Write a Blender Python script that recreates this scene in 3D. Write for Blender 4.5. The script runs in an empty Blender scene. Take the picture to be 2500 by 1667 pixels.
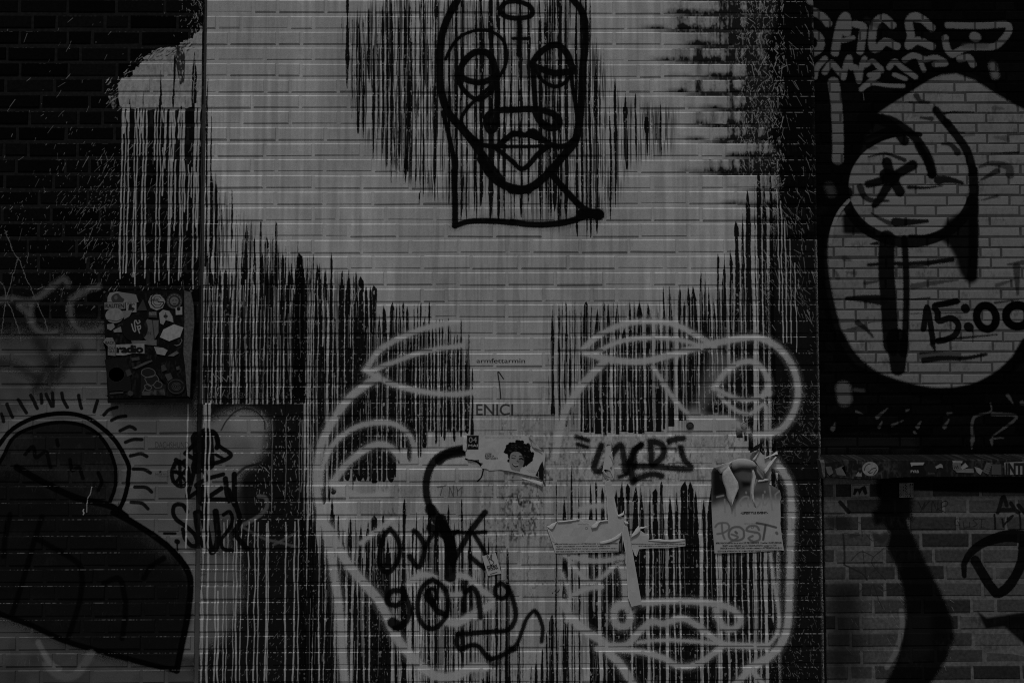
import bpy, bmesh, math, numpy as np
from mathutils import Matrix, Vector
rng = np.random.default_rng(11)
sc = bpy.context.scene
col = sc.collection

# ------------------------------------------------------------------ camera, sky, sun, exposure
CAM_D, CAM_Z = 5.083, 1.599
PITCH, YAW, ROLL = 0.04815, 0.01039, -0.0019
F_PX = 2430.0
cp, sp, cy_, sy_ = math.cos(PITCH), math.sin(PITCH), math.cos(YAW), math.sin(YAW)
FW = np.array([sy_*cp, cy_*cp, sp]); RT0 = np.array([cy_, -sy_, 0.0]); UP0 = np.cross(RT0, FW)
RT = RT0*math.cos(ROLL) + UP0*math.sin(ROLL); UP = -RT0*math.sin(ROLL) + UP0*math.cos(ROLL)
CAM = np.array([0.0, -CAM_D, CAM_Z])
cd = bpy.data.cameras.new('camera'); co = bpy.data.objects.new('camera', cd); col.objects.link(co)
cd.sensor_width = 36; cd.lens = F_PX*36/2500; cd.clip_end = 200; cd.sensor_fit = 'HORIZONTAL'
M = Matrix.Identity(4)
for i in range(3):
    M[i][0], M[i][1], M[i][2], M[i][3] = RT[i], UP[i], -FW[i], CAM[i]
co.matrix_world = M
sc.camera = co

SUN_EL, SUN_AZ = math.radians(63), math.radians(-14)     # azimuth from straight behind the camera, negative = left
wd = bpy.data.worlds.new('World'); sc.world = wd; wd.use_nodes = True
nt = wd.node_tree; nt.nodes.clear()
sky = nt.nodes.new('ShaderNodeTexSky'); sky.sky_type = 'NISHITA'; sky.sun_disc = False
sky.sun_elevation = SUN_EL; sky.sun_rotation = math.pi + SUN_AZ
bw = nt.nodes.new('ShaderNodeRGBToBW'); bg = nt.nodes.new('ShaderNodeBackground'); wo = nt.nodes.new('ShaderNodeOutputWorld')
bg.inputs[1].default_value = 0.05
nt.links.new(sky.outputs[0], bw.inputs[0]); nt.links.new(bw.outputs[0], bg.inputs[0]); nt.links.new(bg.outputs[0], wo.inputs[0])
sd = bpy.data.lights.new('sun', 'SUN'); so = bpy.data.objects.new('sun', sd); col.objects.link(so)
sd.energy = 1.5; sd.angle = math.radians(11); sd.color = (1, 1, 1)
to_sun = Vector((math.sin(SUN_AZ)*math.cos(SUN_EL), -math.cos(SUN_AZ)*math.cos(SUN_EL), math.sin(SUN_EL)))
so.rotation_euler = to_sun.to_track_quat('Z', 'Y').to_euler(); so.location = (-2, -6, 9)
sc.view_settings.view_transform = 'Standard'; sc.view_settings.look = 'None'
sc.view_settings.exposure = -0.68; sc.view_settings.gamma = 1.0; sc.view_settings.use_curve_mapping = False
sc.cycles.use_denoising = False; sc.cycles.filter_width = 1.0

# ------------------------------------------------------------------ photo pixel -> point on a plane of the wall (y = depth)
def W(px, py, y=0.0):
    d = FW + RT*((px-1250)/F_PX) + UP*((833.5-py)/F_PX)
    t = (y - CAM[1])/d[1]
    p = CAM + d*t
    return p[0], p[2]
def crop(c, r, s):
    oy = (0, 417, 834, 1250)[r]
    out = []
    for q in s.split():
        a, b = q.split(','); out.append((625*c + float(a)/3.76, oy + float(b)/3.76))
    return out
def over(s): return [(float(q.split(',')[0])*1.0629, float(q.split(',')[1])*1.0629) for q in s.split()]
def zoom(x0, y0, k, s): return [(x0 + float(q.split(',')[0])/k, y0 + float(q.split(',')[1])/k) for q in s.split()]

NICHE_Y = 0.11
COURSE, BRICK_H, TOP0 = 0.08333, 0.0655, 3.53295
XA, XB, ZA, ZB, RES = -3.45, 3.55, -0.12, 4.2, 0.0021
CW, CH = int((XB-XA)/RES), int((ZB-ZA)/RES)
PCOL = np.zeros((CH, CW), np.float32)       # premultiplied paint albedo
PCOV = np.zeros((CH, CW), np.float32)       # paint coverage
PRINT = np.full((CH, CW), 0.55, np.float32) # flat print on posters and stickers
GR = rng.random((CH, CW), dtype=np.float32)
def cv(px, py, y=0.0):
    X, Z = W(px, py, y); return (X-XA)/RES, (ZB-Z)/RES
def cvs(pts, y=0.0): return np.array([cv(a, b, y) for a, b in pts])

def up1(a, n):       # smooth 1-D value noise resampled to n
    x = np.linspace(0, len(a)-1.001, n); i = x.astype(int); t = x-i; t = t*t*(3-2*t)
    return a[i]*(1-t) + a[i+1]*t
def vnoise(h, w, sy, sx):   # 2-D smooth value noise 0..1, cell sizes sy, sx pixels
    a = rng.random((int(h/sy)+3, int(w/sx)+3)).astype(np.float32)
    y = np.arange(h)/sy; iy = y.astype(int); ty = (y-iy); ty = (ty*ty*(3-2*ty)).astype(np.float32)[:, None]
    x = np.arange(w)/sx; ix = x.astype(int); tx = (x-ix); tx = (tx*tx*(3-2*tx)).astype(np.float32)[None, :]
    r0 = a[iy][:, ix]*(1-tx) + a[iy][:, ix+1]*tx; r1 = a[iy+1][:, ix]*(1-tx) + a[iy+1][:, ix+1]*tx
    return r0*(1-ty) + r1*ty
CLOUD = 0.6*vnoise(CH, CW, 90, 90) + 0.4*vnoise(CH, CW, 25, 25)
SMEAR = 0.5*vnoise(CH, CW, 260, 9) + 0.3*vnoise(CH, CW, 120, 4) + 0.2*vnoise(CH, CW, 40, 22)
VFINE = 0.65*vnoise(CH, CW, 110, 2.3) + 0.35*vnoise(CH, CW, 34, 1.6)
BLOT = 0.5*vnoise(CH, CW, 14, 6) + 0.5*vnoise(CH, CW, 5, 3)

def clipbox(x0, y0, x1, y1):
    return max(0, int(x0)), max(0, int(y0)), min(CW, int(x1)+1), min(CH, int(y1)+1)
def put(x0, y0, m, val, layer='wall', add=None):
    h, w = m.shape
    if layer == 'wall':
        s = PCOL[y0:y0+h, x0:x0+w]; s *= 1-m; s += val*m
        c = PCOV[y0:y0+h, x0:x0+w]; c *= 1-m; c += m
    else:
        s = PRINT[y0:y0+h, x0:x0+w]; s *= 1-m; s += val*m
def spline(p, step=5.0):
    p = np.asarray(p, float)
    if len(p) < 3: return p
    q = np.vstack([2*p[0]-p[1], p, 2*p[-1]-p[-2]]); out = []
    for i in range(1, len(q)-2):
        n = max(2, int(np.hypot(*(q[i+1]-q[i]))/step)); t = np.linspace(0, 1, n, endpoint=False)[:, None]
        a, b, c, d = q[i-1], q[i], q[i+1], q[i+2]
        out.append(0.5*((2*b)+(-a+c)*t+(2*a-5*b+4*c-d)*t*t+(-a+3*b-3*c+d)*t**3))
    out.append(p[-1][None]); return np.vstack(out)
def stroke_c(p, w, val, soft=1.5, alpha=1.0, layer='wall', grain=0.35, smooth=True):
    """a line of paint through canvas points p; w = width or (start, end)"""
    p = spline(p) if smooth else np.asarray(p, float)
    w0, w1 = w if isinstance(w, tuple) else (w, w)
    ws = np.linspace(w0, w1, len(p))/2; mx = max(w0, w1)/2 + soft + 2
    x0, y0, x1, y1 = clipbox(p[:, 0].min()-mx, p[:, 1].min()-mx, p[:, 0].max()+mx, p[:, 1].max()+mx)
    if x1-x0 < 1 or y1-y0 < 1: return
    d = np.full((y1-y0, x1-x0), -99, np.float32)
    for i in range(len(p)-1):
        (ax, ay), (bx, by) = p[i], p[i+1]
        a0, b0, a1, b1 = clipbox(min(ax, bx)-mx, min(ay, by)-mx, max(ax, bx)+mx, max(ay, by)+mx)
        if a1 <= a0 or b1 <= b0: continue
        X = np.arange(a0, a1, dtype=np.float32)[None, :]; Y = np.arange(b0, b1, dtype=np.float32)[:, None]
        L2 = (bx-ax)**2 + (by-ay)**2 + 1e-6
        t = np.clip(((X-ax)*(bx-ax) + (Y-ay)*(by-ay))/L2, 0, 1)
        dd = ws[i] + (ws[i+1]-ws[i])*t - np.hypot(X-ax-(bx-ax)*t, Y-ay-(by-ay)*t)
        s = d[b0-y0:b1-y0, a0-x0:a1-x0]; np.maximum(s, dd, out=s)
    m = np.clip(d/soft + 0.5, 0, 1); m = m*m*(3-2*m)
    if grain: m = np.clip(m + (GR[y0:y1, x0:x1]-0.5)*4*grain*m*(1-m)*2, 0, 1)
    put(x0, y0, (m*alpha).astype(np.float32), val, layer)
def stroke(pts, w, val, soft=1.5, alpha=1.0, y=0.0, layer='wall', grain=0.35, smooth=True):
    stroke_c(cvs(pts, y), w, val, soft, alpha, layer, grain, smooth)
def blur(a, r):
    r = int(r)
    if r < 1: return a
    for ax in (0, 1):
        for _ in range(2):
            pad = [(0, 0), (0, 0)]; pad[ax] = (r+1, r)
            c = np.cumsum(np.pad(a, pad, mode='edge'), axis=ax, dtype=np.float64); n = a.shape[ax]
            a = ((np.take(c, range(2*r+1, 2*r+1+n), ax) - np.take(c, range(0, n), ax))/(2*r+1)).astype(np.float32)
    return a
def polymask(p, soft=0):
    p = np.asarray(p, float); pad = 2*soft+3
    x0, y0, x1, y1 = clipbox(p[:, 0].min()-pad, p[:, 1].min()-pad, p[:, 0].max()+pad, p[:, 1].max()+pad)
    m = np.zeros((max(0, y1-y0), max(0, x1-x0)), np.float32)
    if m.size == 0: return x0, y0, m
    q = np.roll(p, -1, 0); xs_ = np.arange(x0, x1)
    for sub in (0.25, 0.75):
        for r in range(y0, y1):
            yy = r + sub; k = (p[:, 1] <= yy) != (q[:, 1] <= yy)
            if not k.any(): continue
            xs = np.sort(p[k, 0] + (yy-p[k, 1])/(q[k, 1]-p[k, 1])*(q[k, 0]-p[k, 0]))
            for a, b in zip(xs[::2], xs[1::2]):
                m[r-y0] += 0.5*np.clip(np.minimum(xs_+1, b)-np.maximum(xs_, a), 0, 1)
    return x0, y0, blur(m, soft)
def poly(pts, val, soft=0, alpha=1.0, y=0.0, layer='wall', grain=0.0, tex=None, smooth=False):
    p = cvs(pts, y)
    if smooth: p = spline(np.vstack([p, p[:1]]))[:-1]
    x0, y0, m = polymask(p, soft); h, w = m.shape
    if grain: m = np.clip(m + (GR[y0:y0+h, x0:x0+w]-0.5)*4*grain*m*(1-m)*2, 0, 1)
    if tex is not None: m = m*tex[y0:y0+h, x0:x0+w]
    put(x0, y0, m*alpha, val, layer)
def ell(cx, cy, rx, ry, n=24, rot=0.0, a0=0.0, a1=2*math.pi):
    out = []
    for i in range(n+1):
        t = a0 + (a1-a0)*i/n; a, b = rx*math.cos(t), ry*math.sin(t)
        out.append((cx + a*math.cos(rot)-b*math.sin(rot), cy + a*math.sin(rot)+b*math.cos(rot)))
    return out

def curve(s):        # "x,y x,y" photo px -> function canvas x -> canvas y
    p = np.array([cv(float(q.split(',')[0]), float(q.split(',')[1])) for q in s.split()])
    return lambda x: np.interp(x, p[:, 0], p[:, 1])
def snap(y, up=True):   # nearest underside of a course above canvas row y
    k = math.floor((y*RES - (ZB-TOP0) - BRICK_H)/COURSE); return ((ZB-TOP0) + BRICK_H + COURSE*k)/RES
def runs(xa, xb, top, bot, sp=12.5, sw=4.6, val=0.004, jt=22, jb=10, tip=38, btip=8, wander=1.3, psnap=0.45, fade=0.0, drop=0.0, alpha=0.985, xs=None, flat=False):
    """runs of white paint: the wall shows dark in the slits between the strands; a slit opens to a point at its top"""
    T, B = curve(top), curve(bot); x = cv(xa, 800)[0]; x1 = cv(xb, 800)[0]; st = []
    rows = np.arange(CH)
    def strand(c):
        w = float(np.clip(sw*(rng.uniform(0.5, 0.9) if rng.random() < 0.6 else rng.uniform(0.9, 1.9)), 1.6, 14))
        path = c + (up1(rng.random(CH//170+4), CH)-0.5)*wander*3 + (up1(rng.random(CH//24+4), CH)-0.5)*1.1
        ww = w*(0.82+0.36*up1(rng.random(CH//60+4), CH)) + 0.5*(up1(rng.random(CH//5+4), CH)-0.5)
        if rng.random() < 0.22 and not xs is None or rng.random() < 0.12:
            ye = rng.uniform(0.35, 0.95)*CH; ww = ww*np.clip((ye-rows)/10, 0, 1)**0.5 - 0.8*(rows > ye)
        return path, ww
    if xs is None:
        px = []
        while x < x1: px.append(x); x += min(sp*1.75, max(3.6, sp*rng.lognormal(-0.12, 0.5)))
    else: px = [cv(q, 800)[0] for q in xs]
    prev = strand(px[0])
    for x in px[1:]:
        cur = strand(x)
        c = float((prev[0][0]+cur[0][0])/2)
        ya = T(c) + rng.exponential(jt) - jt*0.7; yb = B(c) - rng.exponential(jb) + jb*0.5
        blunt = rng.random() < psnap
        if blunt: ya = snap(ya)
        if flat: yb = B(c) + rng.normal()*2.5
        elif rng.random() < psnap*0.7 and yb < CH-60: yb = snap(yb)
        l, r = prev[0]+prev[1]/2, cur[0]-cur[1]/2; keep = prev; prev = cur
        if rng.random() < drop or yb-ya < 10: continue
        y0, y1 = max(0, int(ya)), min(CH, int(yb)); n = y1-y0
        if n < 6: continue
        t = np.arange(n) + (y0-ya); tl = rng.uniform(3, 24) if blunt else tip*rng.uniform(0.3, 2.6)
        pf = np.minimum(1, np.maximum(t, 0)/tl)**0.9*np.minimum(1, np.maximum(yb-ya-t, 0.01)/(1.5 if flat else btip*rng.uniform(.4, 1.8)))**0.5
        ck = ((y0+np.arange(n))*RES - (ZB-TOP0) - BRICK_H)/COURSE; ck = (ck - ck.min()).astype(int)      # width changes from course to course near the top
        pf = pf*(1 - rng.uniform(0, 0.75, ck.max()+1)[ck]*np.clip(1-t/150, 0.08, 1))
        if fade: pf = pf*np.clip(1-fade*(up1(rng.random(int(n/38)+4), n)), 0, 1)
        bias = rng.uniform(0.3, 0.7); L, R = l[y0:y1], r[y0:y1]; m0 = L*(1-bias)+R*bias
        L = m0+(L-m0)*pf + (up1(rng.random(int(n/4)+4), n)-0.5)*0.9; R = m0+(R-m0)*pf + (up1(rng.random(int(n/4)+4), n)-0.5)*0.9
        a, b = max(0, int(L.min())-1), min(CW, int(R.max())+2)
        if b <= a: continue
        X = np.arange(a, b)[None, :]
        m = np.clip(np.minimum(X+1, R[:, None]) - np.maximum(X, L[:, None]), 0, 1)
        m = m*np.where(BLOT[y0:y1, a:b] > 0.80, 0.5, 1.0)
        put(a, y0, (m*alpha).astype(np.float32), val)
        if R.mean()-L.mean() > 6 and n > 60:      # hair-thin stray runs inside the slit
            for _ in range(rng.integers(1, 4)):
                h = int(rng.uniform(30, min(n, 220))); ys = y0 + int(rng.uniform(10, max(11, n-h-5))); j = ys-y0; k = min(n-1, j+h)
                u0, u1 = rng.uniform(0.12, 0.88, 2); xa_, xb_ = L[j]*(1-u0)+R[j]*u0, L[k]*(1-u0)+R[k]*u0 + rng.normal()*1.6
                stroke_c([(xa_, ys), ((xa_+xb_)/2+rng.normal()*0.8, ys+h/2), (xb_, ys+h)], (1.3, 0.8), 0.5, 0.9, rng.uniform(0.25, 0.7), grain=0)
def drips(xs, top, bot, w=(2.5, 6), val=0.66, alpha=0.95, jt=4, jb=8, wander=1.6):
    """single runs of white paint, px list xs"""
    T, B = curve(top), curve(bot)
    for px in xs:
        c = cv(px, 800)[0]; ya = T(c) + rng.normal()*jt; yb = B(c) - abs(rng.normal())*jb
        y0, y1 = max(0, int(ya)), min(CH, int(yb)); n = y1-y0
        if n < 6: continue
        ww = rng.uniform(*w); t = np.arange(n)
        wv = ww*(0.75+0.5*up1(rng.random(int(n/40)+4), n)); wv = wv*np.minimum(1, (n-t)/4.0)**0.5
        ctr = c + (up1(rng.random(int(n/80)+4), n)-0.5)*wander*2 + (up1(rng.random(int(n/14)+4), n)-0.5)*0.9
        a, b = max(0, int((ctr-wv).min())-1), min(CW, int((ctr+wv).max())+2)
        if b <= a: continue
        X = np.arange(a, b)[None, :]
        m = np.clip(np.minimum(X+1, (ctr+wv/2)[:, None]) - np.maximum(X, (ctr-wv/2)[:, None]), 0, 1)
        put(a, y0, (m*alpha).astype(np.float32), val)
def splat(n, box, ang, la=(2, 22), w=(0.8, 2.0), val=0.55, dens=None, alpha=0.75, spread=0.25, y=0.0):
    """thrown specks and dashes of paint inside a photo-px box"""
    x0, y0, x1, y1 = box
    for _ in range(n):
        px, py = rng.uniform(x0, x1), rng.uniform(y0, y1)
        if dens is not None and rng.random() > dens(px, py): continue
        a = ang + rng.normal()*spread; L = min(la[1]*2, la[0] + rng.exponential((la[1]-la[0])*0.5))
        cx, cyy = cv(px, py, y); dx, dy = math.cos(a)*L/2, -math.sin(a)*L/2
        ww = rng.uniform(*w)
        stroke_c([(cx-dx, cyy-dy), (cx+dx, cyy+dy)], (ww*0.6, ww), val, 1.0, alpha*rng.uniform(0.4, 1), grain=0, smooth=False)

def text(body, px, py, size, val, y=0.0, layer='print', rot=0.0, width=None, bold=0.0, alpha=1.0, shear=0.0, out=None):
    """flat lettering; px,py = left end of the base line, size = cap height in photo px"""
    cu = bpy.data.curves.new('t', 'FONT'); cu.body = body; cu.size = 1.0; cu.offset = bold; cu.shear = shear
    ob = bpy.data.objects.new('t', cu); me = ob.to_mesh(); me.calc_loop_triangles()
    v = np.array([q.co[:2] for q in me.vertices]); tr = np.array([t.vertices[:] for t in me.loop_triangles])
    ob.to_mesh_clear(); bpy.data.objects.remove(ob); bpy.data.curves.remove(cu)
    if len(tr) == 0: return
    v = v*(size/0.70)
    if width: v[:, 0] *= width/max(1e-6, v[:, 0].max())
    c, s = math.cos(rot), math.sin(rot)
    P = np.array([cv(px + a*c + b*s, py + a*s - b*c, y) for a, b in v]); K = 3
    x0, y0, x1, y1 = clipbox(P[:, 0].min()-2, P[:, 1].min()-2, P[:, 0].max()+2, P[:, 1].max()+2)
    if x1 <= x0 or y1 <= y0: return
    big = np.zeros(((y1-y0)*K, (x1-x0)*K), bool); Q = (P-[x0, y0])*K
    for t in tr:
        A, B, C = Q[t]; a0, b0 = np.floor(np.minimum(np.minimum(A, B), C)).astype(int); a1, b1 = np.ceil(np.maximum(np.maximum(A, B), C)).astype(int)+1
        a0, b0 = max(a0, 0), max(b0, 0); a1, b1 = min(a1, big.shape[1]), min(b1, big.shape[0])
        if a1 <= a0 or b1 <= b0: continue
        X = np.arange(a0, a1)[None, :]+.5; Y = np.arange(b0, b1)[:, None]+.5
        e = [(q[0]-p[0])*(Y-p[1])-(q[1]-p[1])*(X-p[0]) for p, q in ((A, B), (B, C), (C, A))]
        big[b0:b1, a0:a1] |= ((e[0] >= 0) & (e[1] >= 0) & (e[2] >= 0)) | ((e[0] <= 0) & (e[1] <= 0) & (e[2] <= 0))
    m = big.reshape(y1-y0, K, x1-x0, K).mean((1, 3)).astype(np.float32)
    put(x0, y0, m*alpha, val, layer)
# ------------------------------------------------------------------ the paint on the walls
BLK, WHT = 0.0035, 0.63
XJ = W(491, 700)[0]                # the movement joint between left and middle wall
XE = W(2000, 834)[0]               # right edge of the middle wall
XJc, XEc = (XJ-XA)/RES, (XE-XA)/RES
ZSILL = W(2250, 1163, -0.06)[1]
def yrow(k): return (ZB-(TOP0-COURSE*k))/RES     # canvas row of the top edge of course k

# middle wall: one coat of white with faint runs
i0, i1 = int(XJc), int(XEc)
tone = WHT*(0.88 + 0.24*(SMEAR-0.5)*0.9 + 0.10*(CLOUD-0.5) + 0.08*(GR-0.5))
PCOL[:, i0:i1] = tone[:, i0:i1]; PCOV[:, i0:i1] = 1.0
# soaked, greyer runs under the upper face and down the middle
def darken(pts, amount, soft=30, tex=None):
    x0, y0, m = polymask(cvs(pts), soft); h, w = m.shape
    t = np.clip((SMEAR[y0:y0+h, x0:x0+w]-0.42)*5, 0, 1) if tex is None else tex[y0:y0+h, x0:x0+w]
    PCOL[y0:y0+h, x0:x0+w] *= 1-amount*m*t
darken([(1000, 470), (1560, 470), (1560, 620), (1480, 860), (1060, 860), (1010, 640)], 0.34, 40)
darken([(520, 0), (700, 0), (700, 160), (520, 160)], 0.34, 40)
darken([(780, 60), (880, 60), (900, 420), (800, 400)], 0.35, 30)
darken([(1170, 900), (1400, 900), (1400, 1667), (1170, 1667)], 0.38, 30)
darken([(860, 1150), (1180, 1150), (1180, 1290), (860, 1290)], 0.4, 20)
darken([(1170, 1000), (1350, 1000), (1350, 1667), (1170, 1667)], 0.55, 16, np.clip((BLOT-0.5)*2.6, 0, 1)*np.clip(CLOUD*2.2-0.6, 0, 1))
darken([(900, 1180), (1180, 1180), (1180, 1290), (900, 1290)], 0.6, 10, np.clip((BLOT-0.5)*2.6, 0, 1)*np.clip(CLOUD*2.2-0.6, 0, 1))
darken([(1330, 1055), (1850, 1055), (1850, 1185), (1330, 1185)], 0.95, 8, np.clip((BLOT-0.35)*1.6, 0, 1)*np.clip(SMEAR*2-0.3, 0, 1))
darken([(1230, 1060), (1345, 1060), (1345, 1320), (1230, 1320)], 0.85, 12, np.clip((BLOT-0.45)*2.2, 0, 1)*np.clip(CLOUD*2-0.4, 0, 1))

# white on the left wall: patch with a slanting upper edge, running down to the panel
patch = [(491, 62), (478, 90), (462, 96), (455, 101), (430, 112), (395, 116), (352, 138), (340, 160), (318, 184), (290, 194), (291, 262), (491, 266)]
pt = []
for (a, b), (c, d) in zip(patch[:-2], patch[1:-1]):
    for u in np.linspace(0, 1, 7)[:-1]: pt.append((a+(c-a)*u + rng.normal()*2.6, b+(d-b)*u + rng.normal()*2.6))
poly(pt + [(292, 258)] + [(292+k*9, 262+rng.normal()*3.5) for k in range(1, 22)] + [(491, 266)], 0.46, 0, 0.97, tex=np.clip(1.35-0.7*BLOT-0.2*SMEAR, 0, 1))
runs(300, 490, '290,215 380,205 400,150 490,120', '290,275 490,275', 16, 11, jt=24, jb=2, tip=26, drop=0.35, psnap=0.2)
poly([(263, 234), (283, 234), (283, 262), (275, 266)], 0.5, 0, 0.6, tex=np.clip((BLOT-0.3)*3, 0, 1))
drips(sorted(list(rng.uniform(292, 372, 9)) + list(rng.uniform(384, 490, 13))), '285,258 491,258', '285,330 340,400 491,440', w=(2.2, 4.6), val=0.52, jb=60)
drips([290, 299, 306, 322, 327, 342, 350, 377, 385, 407, 410, 435, 441, 469, 478, 486], '285,262 491,262', '285,700 491,708', w=(2.2, 3.8), val=0.46, jb=30)
drips([392, 415, 422, 445, 455, 462, 475], '285,300 491,420', '285,560 491,590', w=(2, 4), val=0.5, jb=80)
poly(crop(0, 0, '1620,420 1690,430 1700,560 1690,760 1650,780 1610,560'), BLK, 0, 0.9, tex=np.clip((BLOT-0.15)*4, 0, 1))
splat(160, (258, 120, 350, 265), 0.75, (3, 16), (0.8, 2.2), 0.5, lambda a, b: 1 if abs((a-262)*0.9+(b-235)) < 34 or a < 296 and b > 190 else 0, 0.85, 0.25)
splat(150, (330, 95, 470, 150), 0.5, (3, 16), (1.2, 3.0), BLK, lambda a, b: 1 if abs((b-148)+(a-340)*0.33) < 16 else 0, 0.9, 0.3)
splat(700, (390, 0, 500, 220), 1.5, (1, 7), (0.8, 2.2), 0.5, lambda a, b: ((a-410)/90)**2, 0.8, 0.5)
# slanting thrown specks over the dark left wall
splat(1000, (0, 0, 300, 760), 1.08, (1.5, 17), (0.7, 1.6), 0.5, lambda a, b: (0.05 + 0.75*min(1, b/520)*(0.25+a/300))*max(0.05, CLOUD[int(cv(a, b)[1]), int(cv(a, b)[0])]*2.6-0.7), 0.6, 0.25)
splat(420, (200, 350, 490, 710), 1.15, (1.5, 14), (0.7, 1.6), 0.5, None, 0.65, 0.4)
splat(380, (0, 430, 490, 760), 1.2, (1, 5), (0.7, 1.3), 0.5, None, 0.6, 0.5)
splat(420, (0, 1000, 480, 1640), 1.5, (1, 11), (0.6, 1.2), 0.4, None, 0.6, 0.25)
for s in ('40,540 60,600 90,660 120,750 170,810 200,880 235,980 280,1070 340,1220 400,1350 440,1470', '165,800 120,940 90,1060 50,1180 30,1330 8,1500', '0,1020 40,1080 60,1200 100,1260 130,1350 170,1460 190,1560'):
    p = spline(crop(0, 1, s), 3); p = p + rng.normal(size=p.shape)*0.6
    stroke(p, 1.7, 0.26, 1.2, 0.6, grain=1.2, smooth=False)

# slits of dark around the upper face, in a curtain of fine thin runs
FINE = np.clip((VFINE-0.47)*6, 0, 1)
darken([(835, 60), (900, 20), (1000, -60), (1090, -60), (1090, 500), (1010, 450), (930, 400), (890, 330), (860, 240)], 0.85, 14, FINE)
darken([(1080, -60), (1440, -60), (1450, 480), (1380, 560), (1120, 510), (1080, 460)], 0.55, 14, FINE)
darken([(1435, 90), (1480, 150), (1520, 250), (1650, 270), (1640, 370), (1540, 400), (1500, 500), (1440, 560)], 0.8, 12, FINE)
darken([(500, 420), (560, 500), (640, 580), (740, 640), (860, 690), (860, 780), (500, 760)], 0.7, 16, FINE)
darken([(494, 680), (742, 680), (742, 990), (494, 990)], 0.8, 10, FINE)
darken([(742, 740), (1150, 830), (1150, 1060), (742, 1180)], 0.45, 12, FINE)
darken([(1340, 770), (1850, 700), (1850, 1050), (1340, 1050)], 0.45, 12, FINE)
darken([(745, 1290), (1230, 1330), (1230, 1700), (745, 1700)], 0.55, 12, FINE)
darken([(1360, 1190), (1850, 1200), (1850, 1700), (1360, 1700)], 0.4, 12, FINE)
runs(830, 1060, '815,90 900,40 1060,0', '820,140 860,250 900,370 960,410 1010,450 1060,480', 6.5, 3.9, jt=60, jb=60, tip=14, btip=40, fade=0.6, drop=0.45)
runs(822, 1060, '815,70 850,30 900,22 960,5 1060,-10', '820,150 850,262 880,330 905,400 960,425 1010,470 1060,500', 12, 6.2, jt=30, jb=55, tip=18, btip=70, fade=0.42)
runs(1050, 1440, '1040,-60 1440,-60', '1040,480 1110,530 1200,545 1330,565 1420,585 1440,585', 12.5, 6.9, jt=40, jb=24, tip=40, btip=60, fade=0.38)
runs(1050, 1470, '1040,-60 1470,-40', '1040,470 1110,520 1330,555 1420,570 1470,560', 7.0, 4.2, jt=80, jb=60, tip=24, btip=60, fade=0.65, drop=0.55)
runs(1436, 1525, '1440,60 1470,120 1500,150 1525,255', '1440,585 1480,560 1500,520 1525,450', 14, 6.5, jt=40, jb=30, tip=40, btip=80, fade=0.3)
runs(1520, 1655, '1520,240 1560,260 1600,262 1655,250', '1520,430 1560,400 1600,392 1655,350', 14, 8, jt=30, jb=30, tip=30, btip=60, fade=0.35)
# down the left of the middle wall
runs(494, 530, '490,60 530,380', '490,650 530,660', 9, 4.5, jt=60, jb=20, tip=50, drop=0.2, fade=0.5)
runs(500, 640, '500,300 520,420 560,500 600,560 640,600', '500,640 640,660', 6.5, 4.0, jt=40, jb=50, tip=16, btip=30, fade=0.6)
runs(640, 800, '640,590 700,615 750,640 800,670', '640,700 800,720', 6.5, 4.0, jt=26, jb=20, tip=16, fade=0.5)
runs(505, 600, '500,420 540,490 600,550', '500,700 600,700', 10, 5.2, jt=26, jb=8, tip=26, fade=0.4)
runs(590, 745, '590,545 640,570 690,590 720,620 745,630', '590,700 745,700', 10, 4.8, jt=26, jb=8, tip=30, fade=0.3)
runs(496, 742, '490,660 520,662 600,664 690,640 742,660', '490,992 742,988', 14.5, 3.8, jt=12, jb=5, tip=18, wander=2.0, flat=True, xs=[498, 509, 519, 531, 540, 559, 569, 577, 584, 597, 601, 611, 618, 629, 645, 656, 669, 681, 695, 713, 717, 746])
L_XS = [717, 745.5, 752, 755, 760, 767, 776, 788, 801, 812, 826, 843, 856, 861, 866, 873, 888, 901, 909, 922, 932, 946, 964, 971, 979, 988, 997, 1009, 1016, 1024, 1032, 1045, 1053, 1061, 1068, 1075, 1082, 1090, 1097, 1103, 1113, 1122, 1130, 1139, 1148, 1158]
runs(736, 1160, '716,640 790,655 860,665 900,705 960,735 1010,748 1060,765 1100,792 1160,840', '716,990 741,990 742,1720 766,1720 775,1250 830,1205 900,1178 965,1172 985,1125 1010,1130 1060,1095 1100,1080 1160,1062', 12.8, 2.7, jt=18, jb=10, tip=28, btip=8, xs=L_XS)
runs(740, 960, '740,1262 800,1262 850,1268 900,1275 940,1290 960,1290', '740,1720 960,1720', 13.5, 3.3, jt=22, jb=2, tip=28, xs=[739, 750, 763, 770, 784, 797, 806, 822, 835, 848, 856, 864, 876, 892, 907, 921, 932, 944, 958])
runs(955, 1250, '950,1290 1000,1265 1060,1240 1100,1250 1160,1280 1215,1330 1250,1420', '950,1720 1250,1720', 11.0, 4.6, jt=34, jb=2, tip=30, fade=0.3)
runs(1230, 1370, '1230,1540 1280,1575 1330,1560 1370,1540', '1230,1720 1370,1720', 11, 5.6, jt=25, jb=2, tip=40, fade=0.3)
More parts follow.
